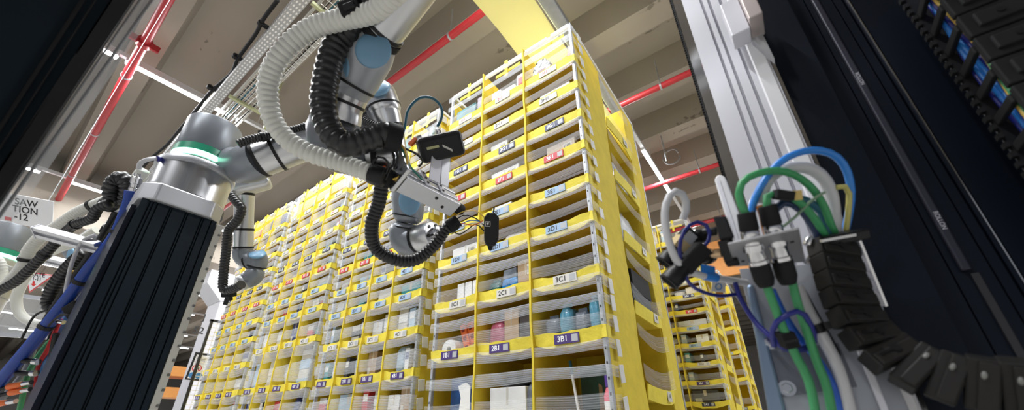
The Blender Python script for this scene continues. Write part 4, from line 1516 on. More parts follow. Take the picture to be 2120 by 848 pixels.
mb = MB(); mb.obox(P(806, 284, .80), ax, ay, az, .022, .045, .03); obj('clamp_body', mb, BLACKM, cl, bevel=.004)
mb = MB(); mb.obox(P(812, 268, .795), ax, ay, az, .010, .012, .01); obj('ratchet', mb, BLACK, cl)
oc = thing('orange_connector', 'small orange plug at the left side of the black box camera', 'plug', P(856, 292, .92))
mb = MB(); mb.bar(P(848, 300, .92), P(862, 287, .93), .012, .009); obj('plug_body', mb, ORANGE, oc, bevel=.002)
mb = MB(); mb.cyl(P(862, 287, .93), P(872, 283, .935), .006, seg=12); obj('plug_nut', mb, CHROME, oc, smooth=40)
oc = thing('hose_coupling', 'black rubber coupling with orange clip where hoses meet under the tool', 'coupling', P(795, 362, .83))
mb = MB(); mb.ellipsoid(P(795, 362, .85), CRX * .024, CRY * .026, CRZ * .022); obj('rubber_boot', mb, BLACKM, oc, smooth=60)
mb = MB(); mb.bar(P(790, 350, .825), P(800, 348, .825), .008, .012); obj('orange_clip', mb, ORANGE, oc, bevel=.002)

# black pick sensor
sb = P(1016, 474, 1.02)
sen = thing('sensor_box', 'black upright sensor box with white square emblem in front of the yellow pod', 'sensor', sb)
sx, sy = cdir(1, .02, .12), cdir(-.03, 1, .05)
sy = (sy - sx * sy.dot(sx)).normalized(); sz = sx.cross(sy)
if sz.dot(CRZ) < 0:
    sz = -sz
mb = MB()
mb.prism([(-.019, -.030), (-.010, -.044), (.010, -.044), (.021, -.032), (.021, .026), (.012, .045), (-.012, .045), (-.017, .03)], sb + sz * .015, sx, sy, sz * -.034)
bx = obj('box_body', mb, BLACK, sen, bevel=.003)
q = sb + sz * .0154 + sx * -.009 + sy * -.014
mb = MB()
for (x, y, w, h) in ((0, -.0062, .0136, .0012), (0, .0062, .0136, .0012), (-.0062, 0, .0012, .0136), (.0062, 0, .0012, .0136)):
    mb.obox(q + sx * x + sy * y, sx, sy, sz, w, h, .0006)
mb.prism([(-.0035, -.0032), (.0038, -.0036), (.0008, -.0004), (.0036, .0002), (-.0032, .0040), (-.0006, .0010), (-.0036, .0004)], q - sz * .0003, sx, sy, sz * .0006)
obj('emblem', mb, INKW, bx)
mb = MB(); mb.cyl(sb + sy * -.044 + sx * .006, sb + sy * -.060 + sx * .008, .0022, seg=8); obj('aerial', mb, BLACK, sen)
mb = MB(); mb.lathe([(.008, 0), (.007, .008), (.003, .014), (0, .016)], sb + sy * .044, sy, 14); obj('suction_tip', mb, BLACKM, sen, smooth=50)
for k, (rows, m, lb) in enumerate((([(935, 462, .985), (960, 445, .99), (985, 452, 1.0), (1002, 466, 1.01)], BLACK, 'black wire arching up to the black sensor box'),
                                   ([(935, 466, .985), (945, 484, .985), (958, 482, .985), (985, 464, 1.0), (1002, 478, 1.01)], BLACK, 'black wire looping below the others near the sensor box'),
                                   ([(930, 462, .985), (942, 448, .985), (958, 438, .985), (985, 436, 1.0), (1005, 452, 1.01)], YCABLE, 'yellow wire rising from the hose end to the sensor box'),
                                   ([(930, 466, .985), (950, 466, .985), (972, 456, .99), (995, 458, 1.0)], BLUEL, 'light blue wire between the hose end and the sensor box'),
                                   ([(930, 463, .98), (952, 470, .985), (975, 462, .99), (998, 462, 1.0)], INKW, 'white wire between the hose end and the sensor box'),
                                   ([(932, 464, .985), (958, 462, .985), (980, 466, .99), (1000, 456, 1.0)], ORANGE, 'orange wire between the hose end and the sensor box'))):
    hose_thing('wire', lb, rows, .0016, m, 0, seg=6, cat='wire')

# small hanging robot behind the pedestal
arm4 = thing('jointed_robot', 'small distant robot arm hanging down beside the black pedestal', 'robot arm', P(505, 400, 2.0))
mb = MB(); mb.limb(pts_of((435, 420, 1.95), (470, 396, 1.95), (515, 383, 2.0), (560, 374, 2.05)), [.05, .05, .05, .045], dome=True); obj('upper_arm', mb, SATIN, arm4, smooth=50)
mb = MB(); mb.limb(pts_of((507, 378, 2.0), (505, 450, 2.0), (504, 515, 2.0)), [.046, .045, .045], dome=False); obj('forearm', mb, SATIN, arm4, smooth=50)
mb = MB(); mb.limb(pts_of((504, 510, 2.0), (504, 530, 2.0), (518, 538, 2.0), (532, 536, 2.0)), [.046, .048, .046, .045]); obj('first_wrist', mb, ROBOT, arm4, smooth=50)
mb = MB(); mb.limb(pts_of((528, 520, 2.0), (534, 540, 2.0), (530, 556, 2.0)), [.044, .047, .045]); obj('second_wrist', mb, ROBOT, arm4, smooth=50)
cap(arm4, P(533, 526, 1.97), cdir(.2, -.9, -.5), .04, .04, .012)
mb = MB(); mb.limb(pts_of((532, 556, 2.0), (524, 572, 1.98), (510, 580, 1.96), (502, 584, 1.95)), [.042, .046, .044, .040]); obj('third_wrist', mb, ROBOT, arm4, smooth=50)
d = P(498, 586, 1.94) - P(508, 580, 1.96)
mb = MB(); mb.cyl(P(506, 582, 1.955), P(496, 587, 1.94), .04, seg=28, bev=.003); obj('tool_flange', mb, ALU, arm4, smooth=40)
for u, v, r in ((506, 402, .0485), (505, 475, .0475), (504, 512, .0475)):
    seam(arm4, P(u, v, 2.0), P(505, 450, 2) - P(505, 400, 2), r, .012, 'strap_band')
seam(arm4, P(514, 538, 2.0), P(532, 536, 2.0) - P(514, 538, 2.0), .0475, .008)
seam(arm4, P(531, 550, 2.0), P(530, 556, 2.0) - P(534, 540, 2.0), .0475, .008)
hose_thing('cable_conduit', 'black corrugated conduit running down the small distant robot arm', [(478, 403, 1.88), (490, 418, 1.87), (500, 432, 1.87), (492, 455, 1.87), (473, 478, 1.88), (468, 520, 1.88), (463, 565, 1.88), (462, 595, 1.88), (472, 600, 1.88), (490, 594, 1.87), (500, 588, 1.86)], .0215, HOSEB, .014, .15, 16)
gr = thing('gripper', 'black gripper head below the small distant robot arm', 'gripper', P(470, 620, 1.92))
mb = MB(); mb.obox(P(474, 606, 1.92), CRX, CRY, CRZ, .05, .04, .05); obj('gripper_body', mb, BLACKM, gr, bevel=.006)
for u, v in ((466, 630), (476, 622)):
    mb = MB(); mb.bar(P(474, 606, 1.92), P(u, v, 1.92), .022, .02); obj('jaw', mb, BLACK, gr, bevel=.004)

# far left robot with green ring
c5 = P(2, 504, 1.75)
arm5 = thing('jointed_robot', 'grey robot base with green light ring at the left photo edge', 'robot arm', (c5.x, c5.y, 0))
z5 = robot_base(arm5, c5, (611, 561, 552, 535, 530, 520, 472), .115)
mb = MB(); mb.lathe([(0, 0), (.11, 0), (.11, z5[0]), (0, z5[0])], (c5.x, c5.y, 0), (0, 0, 1), 32); obj('stand', mb, ALU, arm5, smooth=40)

# ------------------------------------------------------------------ cables and fittings left of the pedestal
hose_thing('suction_hose', 'white hose with black tie sloping down left from the big robot base', [(298, 352, 1.14), (262, 395, 1.14), (223, 414, 1.15), (166, 437, 1.16), (122, 466, 1.17), (83, 492, 1.18), (60, 520, 1.18), (49, 549, 1.18), (26, 577, 1.18), (0, 598, 1.18), (-40, 620, 1.18)], .0165, HOSEW, .009, .06, 18, straps=(.3, .72))
hose_thing('suction_hose', 'white hose branching lower behind the silver profile bars', [(200, 476, 1.27), (156, 502, 1.27), (118, 516, 1.27), (88, 533, 1.27), (62, 560, 1.27), (44, 590, 1.27), (34, 620, 1.27), (42, 650, 1.27), (70, 668, 1.27), (110, 672, 1.27)], .0135, HOSEW, 0, .06, 14)
hose_thing('suction_hose', 'short white corrugated hose curling at the left photo edge', [(-30, 528, 1.2), (-4, 536, 1.2), (6, 556, 1.2), (2, 580, 1.2), (-15, 598, 1.2)], .011, HOSEW, .009, .12, 16)
hose_thing('cable_conduit', 'thick black conduit looping up beside the silver air fitting', [(262, 425, 1.12), (268, 395, 1.12), (262, 374, 1.12), (245, 372, 1.12), (233, 390, 1.12), (234, 415, 1.13), (222, 424, 1.14)], .0235, HOSEB, .013, .14, 18)
hose_thing('cable_conduit', 'black cable bundle sloping left below the white hose', [(228, 420, 1.10), (203, 431, 1.10), (190, 452, 1.11), (161, 462, 1.12), (138, 478, 1.14), (110, 508, 1.14), (84, 534, 1.14), (56, 562, 1.14), (30, 584, 1.14), (-15, 608, 1.14)], .0135, HOSEB, .010, .13, 16, straps=(.3, .6))
hose_thing('cable_conduit', 'black corrugated conduit bending down behind the thick blue cable', [(176, 522, 1.15), (150, 545, 1.15), (124, 576, 1.15), (107, 605, 1.15), (103, 630, 1.15), (120, 646, 1.15)], .0185, HOSEB, .011, .13, 16)
hose_thing('power_cable', 'thick blue cable running down along the black pedestal', [(272, 395, 1.05), (266, 425, 1.05), (238, 490, 1.04), (190, 550, 1.03), (145, 612, 1.02), (92, 680, 1.01), (30, 755, 1.0), (-40, 835, 1.0)], .0145, BLUE, 0, seg=16, straps=(.18, .42, .62), cat='cable')
hose_thing('power_cable', 'second blue cable close to the pedestal below the first tie', [(180, 565, 1.07), (160, 600, 1.07), (150, 622, 1.07)], .015, BLUE, 0, seg=14, cat='cable')
hose_thing('air_tube', 'light blue air tube descending beside the black valve block', [(152, 625, 1.07), (138, 660, 1.06), (118, 705, 1.05), (98, 750, 1.04), (88, 790, 1.03)], .010, mat('pale_blue_tube', (.10, .28, .62), .25), 0, seg=14, cat='tube')
hose_thing('air_tube', 'thin white tube curving left of the thick blue cable', [(198, 486, 1.03), (172, 498, 1.02), (152, 535, 1.02), (140, 580, 1.02), (130, 640, 1.03)], .0045, WHITEC, 0, seg=10, cat='tube')
for k, (rows, r, m, lb) in enumerate((([(240, 440, 1.1), (190, 520, 1.1), (140, 590, 1.1), (95, 660, 1.1), (60, 720, 1.1)], .007, BLACK, 'black cable running between the white tube and the blue cable'),
                                      ([(225, 470, 1.12), (180, 545, 1.12), (130, 625, 1.12), (108, 690, 1.12), (90, 730, 1.12)], .006, BLACKM, 'matt black cable hidden partly behind the thick blue cable'),
                                      ([(132, 640, 1.06), (120, 690, 1.05), (95, 715, 1.05), (60, 770, 1.04), (40, 850, 1.04)], .006, GREEN, 'dark green cable near the lower left corner'),
                                      ([(125, 660, 1.04), (100, 720, 1.03), (80, 760, 1.03), (70, 850, 1.03)], .005, INKR, 'dark red cable near the lower left corner'),
                                      ([(90, 670, 1.06), (70, 720, 1.05), (50, 770, 1.05), (0, 830, 1.04)], .007, mat('grey_cable', (.25, .25, .25), .5), 'grey cable near the lower left corner'),
                                      ([(118, 690, 1.02), (108, 740, 1.02), (100, 790, 1.02), (70, 860, 1.0)], .008, BLACK, 'black cable bending at the lower left corner beside the pedestal'),
                                      ([(150, 560, 1.1), (138, 600, 1.1), (128, 660, 1.1)], .005, YCABLE, 'short yellow cable behind the thick blue cable'),
                                      ([(45, 700, 1.1), (70, 655, 1.1), (100, 640, 1.1)], .003, BLACK, 'thin black lead reaching left from the conduit bend'))):
    hose_thing('cable', lb, rows, r, m, 0, seg=10, cat='cable')
# silver pneumatic fitting
fit = thing('air_fitting', 'silver cylindrical air fitting with white tube beside the robot base', 'fitting', P(280, 390, 1.06))
mb = MB(); mb.lathe([(.010, 0), (.013, .003), (.013, .018), (.011, .020), (.011, .030), (.013, .032), (.013, .048), (.008, .052), (.008, .06)], P(276, 402, 1.06), P(287, 352, 1.06) - P(276, 402, 1.06), 20); obj('fitting_body', mb, CHROME, fit, smooth=40)
mb = MB(); mb.cyl(P(275, 408, 1.06), P(272, 428, 1.06), .0155, seg=18, bev=.003); obj('collar', mb, BLACK, fit, smooth=40)
mb = MB(); mb.tube(pts_of((287, 350, 1.06), (290, 338, 1.06), (302, 331, 1.06), (318, 328, 1.08), (332, 328, 1.1)), .006, 12); obj('white_tube', mb, WHITEC, fit, smooth=60)
mb = MB(); mb.cyl(P(326, 328, 1.085), P(338, 329, 1.1), .008, seg=12); obj('blue_collar', mb, BLUEN, fit, smooth=40)
# aluminium profile bars
for k, (a, b, t, lb) in enumerate((((78, 478), (205, 512), 1.03, 'silver slotted profile bar pointing left above the gate sign'), ((90, 535), (190, 560), 1.35, 'lower silver slotted profile bar behind the black conduit'))):
    A_, B_ = P(*a, t), P(*b, t)
    d = (B_ - A_).normalized()
    up = (cdir(0, -1, -.5) - d * cdir(0, -1, -.5).dot(d)).normalized(); sd = d.cross(up)
    root = thing('profile_bar', lb, 'bar', A_)
    mb = MB(); mb.prism([(-.016, -.010), (.016, -.010), (.016, .010), (.005, .010), (.005, .003), (-.005, .003), (-.005, .010), (-.016, .010)], A_, up, sd if sd.dot(CRZ) > 0 else -sd, B_ - A_)
    obj('profile', mb, ALU, root, bevel=.001)
    mb = MB(); mb.obox(A_, up, sd, d, .034, .022, .003); obj('end_cap', mb, RAILW, root)
# valve block
vb = thing('valve_block', 'black valve block with small orange lamp beside the pedestal', 'valve', P(163, 640, 1.02))
mb = MB(); mb.obox(P(163, 640, 1.02), cdir(.8, -.5, 0), cdir(.5, .8, 0), CRZ, .04, .04, .04); vbb = obj('block_body', mb, BLACKM, vb, bevel=.004)
mb = MB(); mb.cyl(P(162, 640, .995), P(162, 640, .99), .009, seg=16); obj('knob', mb, BLACK, vb, smooth=40)
mb = MB(); mb.obox(P(154, 665, 1.0), cdir(1, -.1, 0), cdir(0, 1, 0), CRZ, .014, .005, .005); obj('signal_lamp', mb, mat('orange_lamp', (1, .4, .1), .4, emit=(1, .35, .05), emit_strength=4), vb)
mb = MB(); mb.cyl(P(132, 667, 1.0), P(120, 664, 1.0), .006, seg=10); obj('push_fitting', mb, CHROME, vb, smooth=40)
mb = MB(); mb.tube(pts_of((150, 655, 1.0), (130, 650, .99), (112, 662, .99), (100, 675, .99)), .003, 8); obj('lead', mb, BLACK, vb, smooth=60)
# orange plugs in the corner
for k, (a, b, lb) in enumerate((((18, 800), (48, 794), 'upper orange plug in the lower left corner'), ((22, 812), (46, 808), 'middle orange plug in the lower left corner'), ((-10, 836), (16, 832), 'lowest orange plug at the lower left corner'))):
    A_, B_ = P(*a, 1.0), P(*b, 1.0)
    root = thing('cable_plug', lb, 'plug', A_, 'orange plugs')
    mb = MB(); mb.cyl(A_, B_, .009, .007, 14, .002); obj('plug_body', mb, ORANGE, root, smooth=40)
    mb = MB(); d = (B_ - A_).normalized(); mb.cyl(B_, B_ + d * .022, .006, seg=12); obj('metal_ferrule', mb, CHROME, root, smooth=40)
    mb = MB(); mb.tube([A_, A_ - d * .03 + V((0, 0, -.004)), A_ - d * .07 + V((0, 0, -.03))], .005, 10); obj('tail', mb, BLACK, root, smooth=60)
for k, (a, b) in enumerate((((34, 772), (66, 772)), ((40, 745), (70, 748)))):
    root = thing('sensor_plug', ('black plug with silver ring above the orange plugs', 'second black plug with silver ring, higher up')[k], 'plug', P(*a, 1.0))
    A_, B_ = P(*a, 1.0), P(*b, 1.0); d = (B_ - A_).normalized()
    mb = MB(); mb.cyl(A_, B_, .007, seg=14, bev=.002); obj('plug_body', mb, BLACK, root, smooth=40)
    mb = MB(); mb.cyl(B_, B_ + d * .012, .008, seg=12); obj('ring_nut', mb, CHROME, root, smooth=40)
# tie down the pedestal's side harness: dark carrier strip
root = thing('cable_carrier', 'dark ribbed strip carrying cables down the pedestal side', 'cable carrier', P(120, 760, 1.1))
mb = MB()
for rows, r in (([(248, 440, 1.16), (205, 530, 1.16), (150, 640, 1.15), (112, 730, 1.15), (70, 850, 1.15)], .018),):
    mb.tube(pts_of(*rows), r, 10)
obj('carrier_body', mb, BLACKM, root, smooth=50)
for u, v in ((230, 478), (190, 560), (120, 712)):
    mb = MB(); mb.ring(P(u, v, 1.155), cdir(-.5, .85, 0), .024, .02, .004, 14); obj('carrier_band', mb, BLACK, root)

# signs
sg = thing('hanging_sign', 'white hanging workstation sign with black lettering and red square, partly hidden', 'sign', P(60, 430, 2.4))
o = P(50, 436, 2.4)
ux = cdir(.96, .19, .15); uy = cdir(-.38, .9, .1) * -1
uy = (uy - ux * uy.dot(ux)).normalized(); un = ux.cross(uy)
if un.dot(CRZ) < 0:
    un = -un
mb = MB(); mb.obox(o - ux * .10, ux, uy, un, .52, .19, .004); obj('sign_board', mb, WHITE, sg)
mb = MB()
for s_, x, y in (('SAW', .012, .052), ('TION', .008, .004), ('-12', -.012, -.044)):
    mb.text(s_, o + un * .0028 + ux * x + uy * y, ux, uy, .058)
obj('lettering', mb, INKK, sg)
mb = MB(); mb.obox(o + un * .003 - ux * .082 - uy * .068, ux, uy, un, .035, .022, .001); obj('red_square', mb, INKR, sg)
for x in (-.3, .13):
    mb = MB(); a = o + ux * x + uy * .095; mb.cyl(a, V((a.x, a.y, ZP - .07)), .0025, seg=6); obj('suspension_wire', mb, GALV, sg)
gs = thing('gate_sign', 'white triangular gate sign with red border pointing down', 'sign', P(78, 580, 2.6))
ga, gb, gc = P(52, 562, 2.6), P(112, 569, 2.6), P(60, 606, 2.6)
mb = MB()
cen = (ga + gb + gc) / 3
nrm = (gb - ga).cross(gc - ga).normalized()
if nrm.dot(CRZ) < 0:
    nrm = -nrm
vs = [ga, gb, gc, ga - nrm * .005, gb - nrm * .005, gc - nrm * .005]
mb.add(vs, [(0, 1, 2), (5, 4, 3), (0, 3, 4, 1), (1, 4, 5, 2), (2, 5, 3, 0)]); obj('red_border', mb, mat('red_sign', (.65, .08, .09), .5), gs)
mb = MB()
k = .86
vs = [cen + (q - cen) * k + nrm * s_ for s_ in (.0015, -.0005) for q in (ga, gb, gc)]
mb.add(vs, [(0, 1, 2), (5, 4, 3), (0, 3, 4, 1), (1, 4, 5, 2), (2, 5, 3, 0)]); obj('white_face', mb, WHITE, gs)
ux = (gb - ga).normalized(); uy = (ga - gc); uy = (uy - ux * uy.dot(ux)).normalized()
mb = MB(); mb.text('GATE', cen + uy * .036 + nrm * .002 + ux * .008, ux, uy, .042); mb.text('11-11', cen + uy * .006 + nrm * .002 - ux * .002, ux, uy, .036); obj('lettering', mb, INKK, gs)
mb = MB(); mb.prism([(-.007, -.010), (.007, -.010), (.007, -.028), (.020, -.028), (0, -.046), (-.020, -.028), (-.007, -.028)], cen + nrm * .0016 - ux * .012, ux, uy, nrm * .001); obj('arrow', mb, INKR, gs)

# safety board and mesh fence by the white column
fb = thing('safety_board', 'black framed safety notice with prohibition and blue symbols beside the white column', 'sign', P(415, 757, 5.2))
a, b, c_, d_ = P(404, 731, 5.2), P(437, 731, 5.3), P(422, 790, 5.3), P(386, 782, 5.2)
cx_ = (a + b + c_ + d_) / 4
ux = ((b - a) + (c_ - d_)).normalized(); uy = ((a - d_) + (b - c_)); uy = (uy - ux * uy.dot(ux)).normalized(); un = ux.cross(uy)
if un.dot(CRZ) < 0:
    un = -un
w_, h_ = (b - a).length, (a - d_).length
mb = MB(); mb.obox(cx_, ux, uy, un, w_ + .03, h_ + .03, .02); obj('board_frame', mb, BLACK, fb)
mb = MB(); mb.obox(cx_ + un * .01, ux, uy, un, w_ - .02, h_ - .02, .004); pn = obj('board_panel', mb, WHITE, fb)
mb = MB()
for i in range(5):
    mb.obox(cx_ + un * .0125 + uy * (h_ * (.38 - .06 * i)), ux, uy, un, w_ * .75, .006, .001)
obj('text_lines', mb, mat('grey_print', (.4, .4, .4), .6), pn)
mb = MB(); q = cx_ + un * .0125 - ux * w_ * .1 - uy * h_ * .05; mb.ring(q, un, .055, .002, .012, 24); mb.obox(q, (ux - uy), (ux + uy), un, .10, .010, .002); obj('prohibition_ring', mb, INKR, pn)
mb = MB(); mb.cyl(q, q + un * .001, .026, seg=16); obj('hand_symbol', mb, INKK, pn)
for s_ in (-.22, .2):
    mb = MB(); q = cx_ + un * .0125 + ux * w_ * s_ - uy * h_ * .34; mb.cyl(q, q + un * .001, .042, seg=20); obj('mandatory_disc', mb, mat('sign_blue', (.05, .22, .50), .5), pn)
fn = thing('mesh_fence', 'yellow post safety fence with black framed wire mesh behind the leftmost pod', 'fence', P(440, 760, 5.5))
fx = P(484, 690, 5.6)
mb = MB(); mb.box((fx.x - .03, fx.y - .20, 0), (fx.x + .03, fx.y - .12, P(405, 790, 5.6).z)); obj('post', mb, mat('yellow_post', (.75, .5, .04), .5), fn)
mb = MB(); mb.box((fx.x - .04, fx.y + .9, 0), (fx.x + .04, fx.y + .98, fx.z + .2)); obj('post', mb, mat('yellow_post', (.75, .5, .04), .5), fn)
mb = MB()
for z0 in (.2, fx.z + .12):
    mb.box((fx.x - .015, fx.y - .34, z0), (fx.x + .015, fx.y + .9, z0 + .03))
for y0 in (fx.y - .33, fx.y + .86):
    mb.box((fx.x - .015, y0, .2), (fx.x + .015, y0 + .03, fx.z + .15))
obj('mesh_frame', mb, BLACK, fn)
mb = MB()
y = fx.y - .3
while y < fx.y + .86:
    mb.box((fx.x - .003, y, .2), (fx.x + .003, y + .006, fx.z + .12)); y += .06
z = .25
while z < fx.z + .1:
    mb.box((fx.x - .003, fx.y - .33, z), (fx.x + .003, fx.y + .88, z + .006)); z += .06
obj('wire_grid', mb, mat('cream_wire', (.6, .55, .35), .5), fn)

# dark machine post with clear edge at the upper left
XQ = -.72
lp = thing('machine_post', 'dark navy machine post with clear plastic edge filling the upper left corner', 'machine post', PX(120, 300, XQ))


def strip(parent, name, lines, m, off, depth, bevel=0.0):
    """upright strip between two edge lines; each line is two survey points on the plane X = XQ"""
    (a0, a1), (b0, b1) = lines
    def ext(p, q):
        p, q = PX(*p, XQ), PX(*q, XQ)
        d = (p - q) / (p.z - q.z)
        return q + d * (2.4 - q.z), q + d * (-q.z)
    at, ab = ext(a0, a1); bt_, bb = ext(b0, b1)
    o = V((off, 0, 0)); dp = V((-depth, 0, 0))
    mb = MB()
    vs = [ab + o, bb + o, bt_ + o, at + o, ab + o + dp, bb + o + dp, bt_ + o + dp, at + o + dp]
    mb.add(vs, [(0, 1, 2, 3), (7, 6, 5, 4), (0, 4, 5, 1), (1, 5, 6, 2), (2, 6, 7, 3), (3, 7, 4, 0)])
    return obj(name, mb, m, parent, bevel=bevel)


EA = ((276, 0), (8, 400)); EB = ((322, 0), (38, 400))
strip(lp, 'post_body', (((-330, 0), (-600, 400)), ((232, 0), (-30, 400))), NAVY, 0, .04)
strip(lp, 'post_edge', (((234, 0), (-28, 400)), EA), BLACKM, .006, .012)
strip(lp, 'groove_strip', (((168, 0), (-90, 400)), ((178, 0), (-82, 400))), BLACK, .004, .006)
strip(lp, 'groove_strip', (((196, 0), (-62, 400)), ((201, 0), (-57, 400))), BLACK, .004, .006)
strip(lp, 'clear_edge', (EA, EB), CLEAR, .0, .012)
strip(lp, 'clear_rib', (((288, 0), (15, 400)), ((292, 0), (18, 400))), mat('grey_rib', (.35, .36, .37), .25, .6), .003, .004)
strip(lp, 'clear_rib', (((312, 0), (31, 400)), ((317, 0), (34, 400))), mat('grey_rib', (.35, .36, .37), .25, .6), .003, .004)

# clear machine guard at the far left and a robot wrist behind the profile bars
gd = thing('machine_guard', 'clear plastic machine guard with aluminium frame at the lower left behind the hoses', 'guard', P(60, 640, 2.2))
ga = [P(u, v, t) for u, v, t in ((-40, 600, 2.2), (118, 622, 2.25), (128, 700, 2.25), (-40, 690, 2.2))]
nn = (ga[1] - ga[0]).cross(ga[3] - ga[0]).normalized() * .006
mb = MB(); mb.add(ga + [q + nn for q in ga], [(0, 1, 2, 3), (7, 6, 5, 4), (0, 4, 5, 1), (1, 5, 6, 2), (2, 6, 7, 3), (3, 7, 4, 0)]); obj('clear_sheet', mb, CLEAR, gd)
for i in range(4):
    mb = MB(); mb.bar(ga[i], ga[(i + 1) % 4], .02, .02); obj('frame_bar', mb, ALU, gd)
w5 = thing('jointed_robot', 'robot wrist with small light blue cap behind the silver profile bars', 'robot arm', P(150, 526, 1.45))
mb = MB(); mb.limb(pts_of((205, 478, 1.5), (175, 500, 1.48), (152, 524, 1.45), (148, 534, 1.45)), [.026, .028, .030, .026]); obj('wrist_housing', mb, ROBOT, w5, smooth=50)
cap(w5, P(147, 527, 1.42), cdir(-.3, -.1, -.9), .026, .022, .008)

# ------------------------------------------------------------------ machine on the right
YW, YM = .62, .70


def xw(u, v, Y=YW):
    return PY(u, v, Y).x


# pale linear axis profile
rail = thing('linear_axis', 'pale grooved aluminium axis profile standing upright right of the front pod', 'linear axis', (xw(1450, 100), YW, 0))
x0, x1, x2 = xw(1397, 0), xw(1418, 60), xw(1425, 60)
xl = xw(1430, 60)
xr = xw(1585, 105)
ztop = 2.2
mb = MB()
gs_ = [xw(u, 0) for u in (1450, 1466, 1490)]
prof = [(xl, 0)]
for g in gs_:
    prof += [(g - .0022, 0), (g - .0016, .008), (g + .0016, .008), (g + .0022, 0)]
prof += [(xr, 0), (xr, .05), (xl, .05)]
mb.prism(prof, (0, YW, 0), (1, 0, 0), (0, 1, 0), (0, 0, ztop))
obj('profile', mb, RAILW, rail)
mb = MB(); mb.prism([(gs_[2] + .012, -.004), (xr - .004, -.004), (xr - .002, -.001), (gs_[2] + .010, -.001)], (0, YW, 0), (1, 0, 0), (0, 1, 0), (0, 0, ztop)); obj('cover_strip', mb, WHITE, rail)
mb = MB(); mb.box((xl - .016, YW + .004, 0), (xl - .0005, YW + .04, ztop)); obj('guide_steel', mb, CHROME, rail)
mb = MB(); mb.box((xl - .0185, YW + .001, 0), (xl - .0165, YW + .035, ztop)); bs = obj('brush_strip', mb, BLACKM, rail)
mb = MB()
z = .7
while z < 2.0:
    mb.box((xl - .0215, YW + .001, z), (xl - .0185, YW + .01, z + .003)); z += .0065
obj('bristle', mb, BLACKM, bs, kind='stuff')
# clamp block on the profile
ck = thing('clamp_block', 'pale stepped clamp block fixed near the top of the axis profile', 'clamp', PY(1545, 60, .56))
a, b = PY(1507, 45, .57), PY(1552, 92, .57)
mb = MB(); mb.box((PY(1508, 60, .575).x, .565, PY(1530, 78, .575).z), (PY(1552, 60, .575).x, .598, PY(1520, 5, .575).z)); obj('front_block', mb, RAILW, ck, bevel=.0015)
mb = MB(); mb.box((PY(1553, 60, .575).x, .550, PY(1560, 60, .575).z), (PY(1578, 40, .575).x, .598, PY(1530, -20, .575).z)); obj('side_block', mb, mat('warm_aluminium', (.55, .48, .46), .4, .5), ck, bevel=.0015)
mb = MB(); mb.prism([(0, 0), (.016, 0), (.017, -.06), (.012, -.045)], (PY(1556, 60, .575).x - .004, .597, PY(1560, 70, .575).z), (1, 0, 0), (0, 0, 1), (0, -.014, 0)); obj('wedge', mb, mat('dull_sheet', (.36, .36, .37), .42, .6, noise_amt=.06), ck)

# dark machine column
mc = thing('machine_column', 'dark navy machine column with long vertical strips filling the right side', 'machine column', (xw(1800, 300, YM), YM, 0))
X = lambda u, v: xw(u, v, YM)
xm0, xm1 = X(1600, 40), X(1868, 0)
bs0, bs1 = X(1684, 15), X(1700, 15)
ztm = 2.3
mb = MB()
pr = [(xm0, 0)]
for u, w in ((1618, .0018), (1632, .0012), (1668, .0008), (1728, .0008), (1750, .0012), (1764, .0010)):
    g = X(u, 10)
    pr += [(g - w, 0), (g - w * .6, .012), (g + w * .6, .012), (g + w, 0)]
pr += [(xm1, 0), (xm1, .25), (xm0, .25)]
mb.prism(pr, (0, YM, 0), (1, 0, 0), (0, 1, 0), (0, 0, ztm))
obj('column_body', mb, MACH, mc)
mb = MB(); mb.box((bs0, YM - .008, PY(2010, 560, YM).z - .0), (bs1, YM - .0005, ztm))
st = obj('guide_strip', mb, MACH2, mc, bevel=.002)
mb = MB()
zt1, zt2 = PY(1775, 165, YM - .008).z, PY(1950, 455, YM - .008).z
for zz in (zt1, zt2):
    mb.text('ROLLON', ((bs0 + bs1) / 2, YM - .0088, zz), (0, 0, -1), (1, 0, 0), .0068)
obj('lettering', mb, mat('grey_print_light', (.5, .5, .55), .5), st)
mb = MB(); mb.box((X(2012, 562) - .003, YM - .004, 0), (X(2012, 562) + .004, YM - .0005, PY(2012, 562, YM).z - .003)); obj('guide_slot', mb, mat('slot_grey', (.05, .05, .055), .4, .5), mc)
for u, w, m in ((1756, .0012, CHROME), (1868, .0014, ALU), (1590, .002, MACH2)):
    mb = MB(); mb.box((X(u, 3) - w / 2, YM - .003, 0), (X(u, 3) + w / 2, YM - .0002, ztm)); obj('edge_trim', mb, m, mc)
mb = MB(); mb.box((xr + .004, YW + .02, 0), (xr + .008, YW + .026, 2.2)); obj('edge_trim', mb, CHROME, mc)
mb = MB(); mb.box((xr + .001, YW + .03, 0), (xm0 + .02, YW + .05, ztm)); obj('inner_web', mb, MACH, mc)
mb = MB(); mb.box((xm1 + .002, YM + .02, 0), (xm1 + .5, YM + .25, ztm)); obj('rear_frame', mb, MACH, mc)
mb = MB(); mb.box((xm1 + .0, YM - .02, 0), (xm1 + .012, YM + .02, ztm)); obj('toothed_edge', mb, BLACKM, mc)

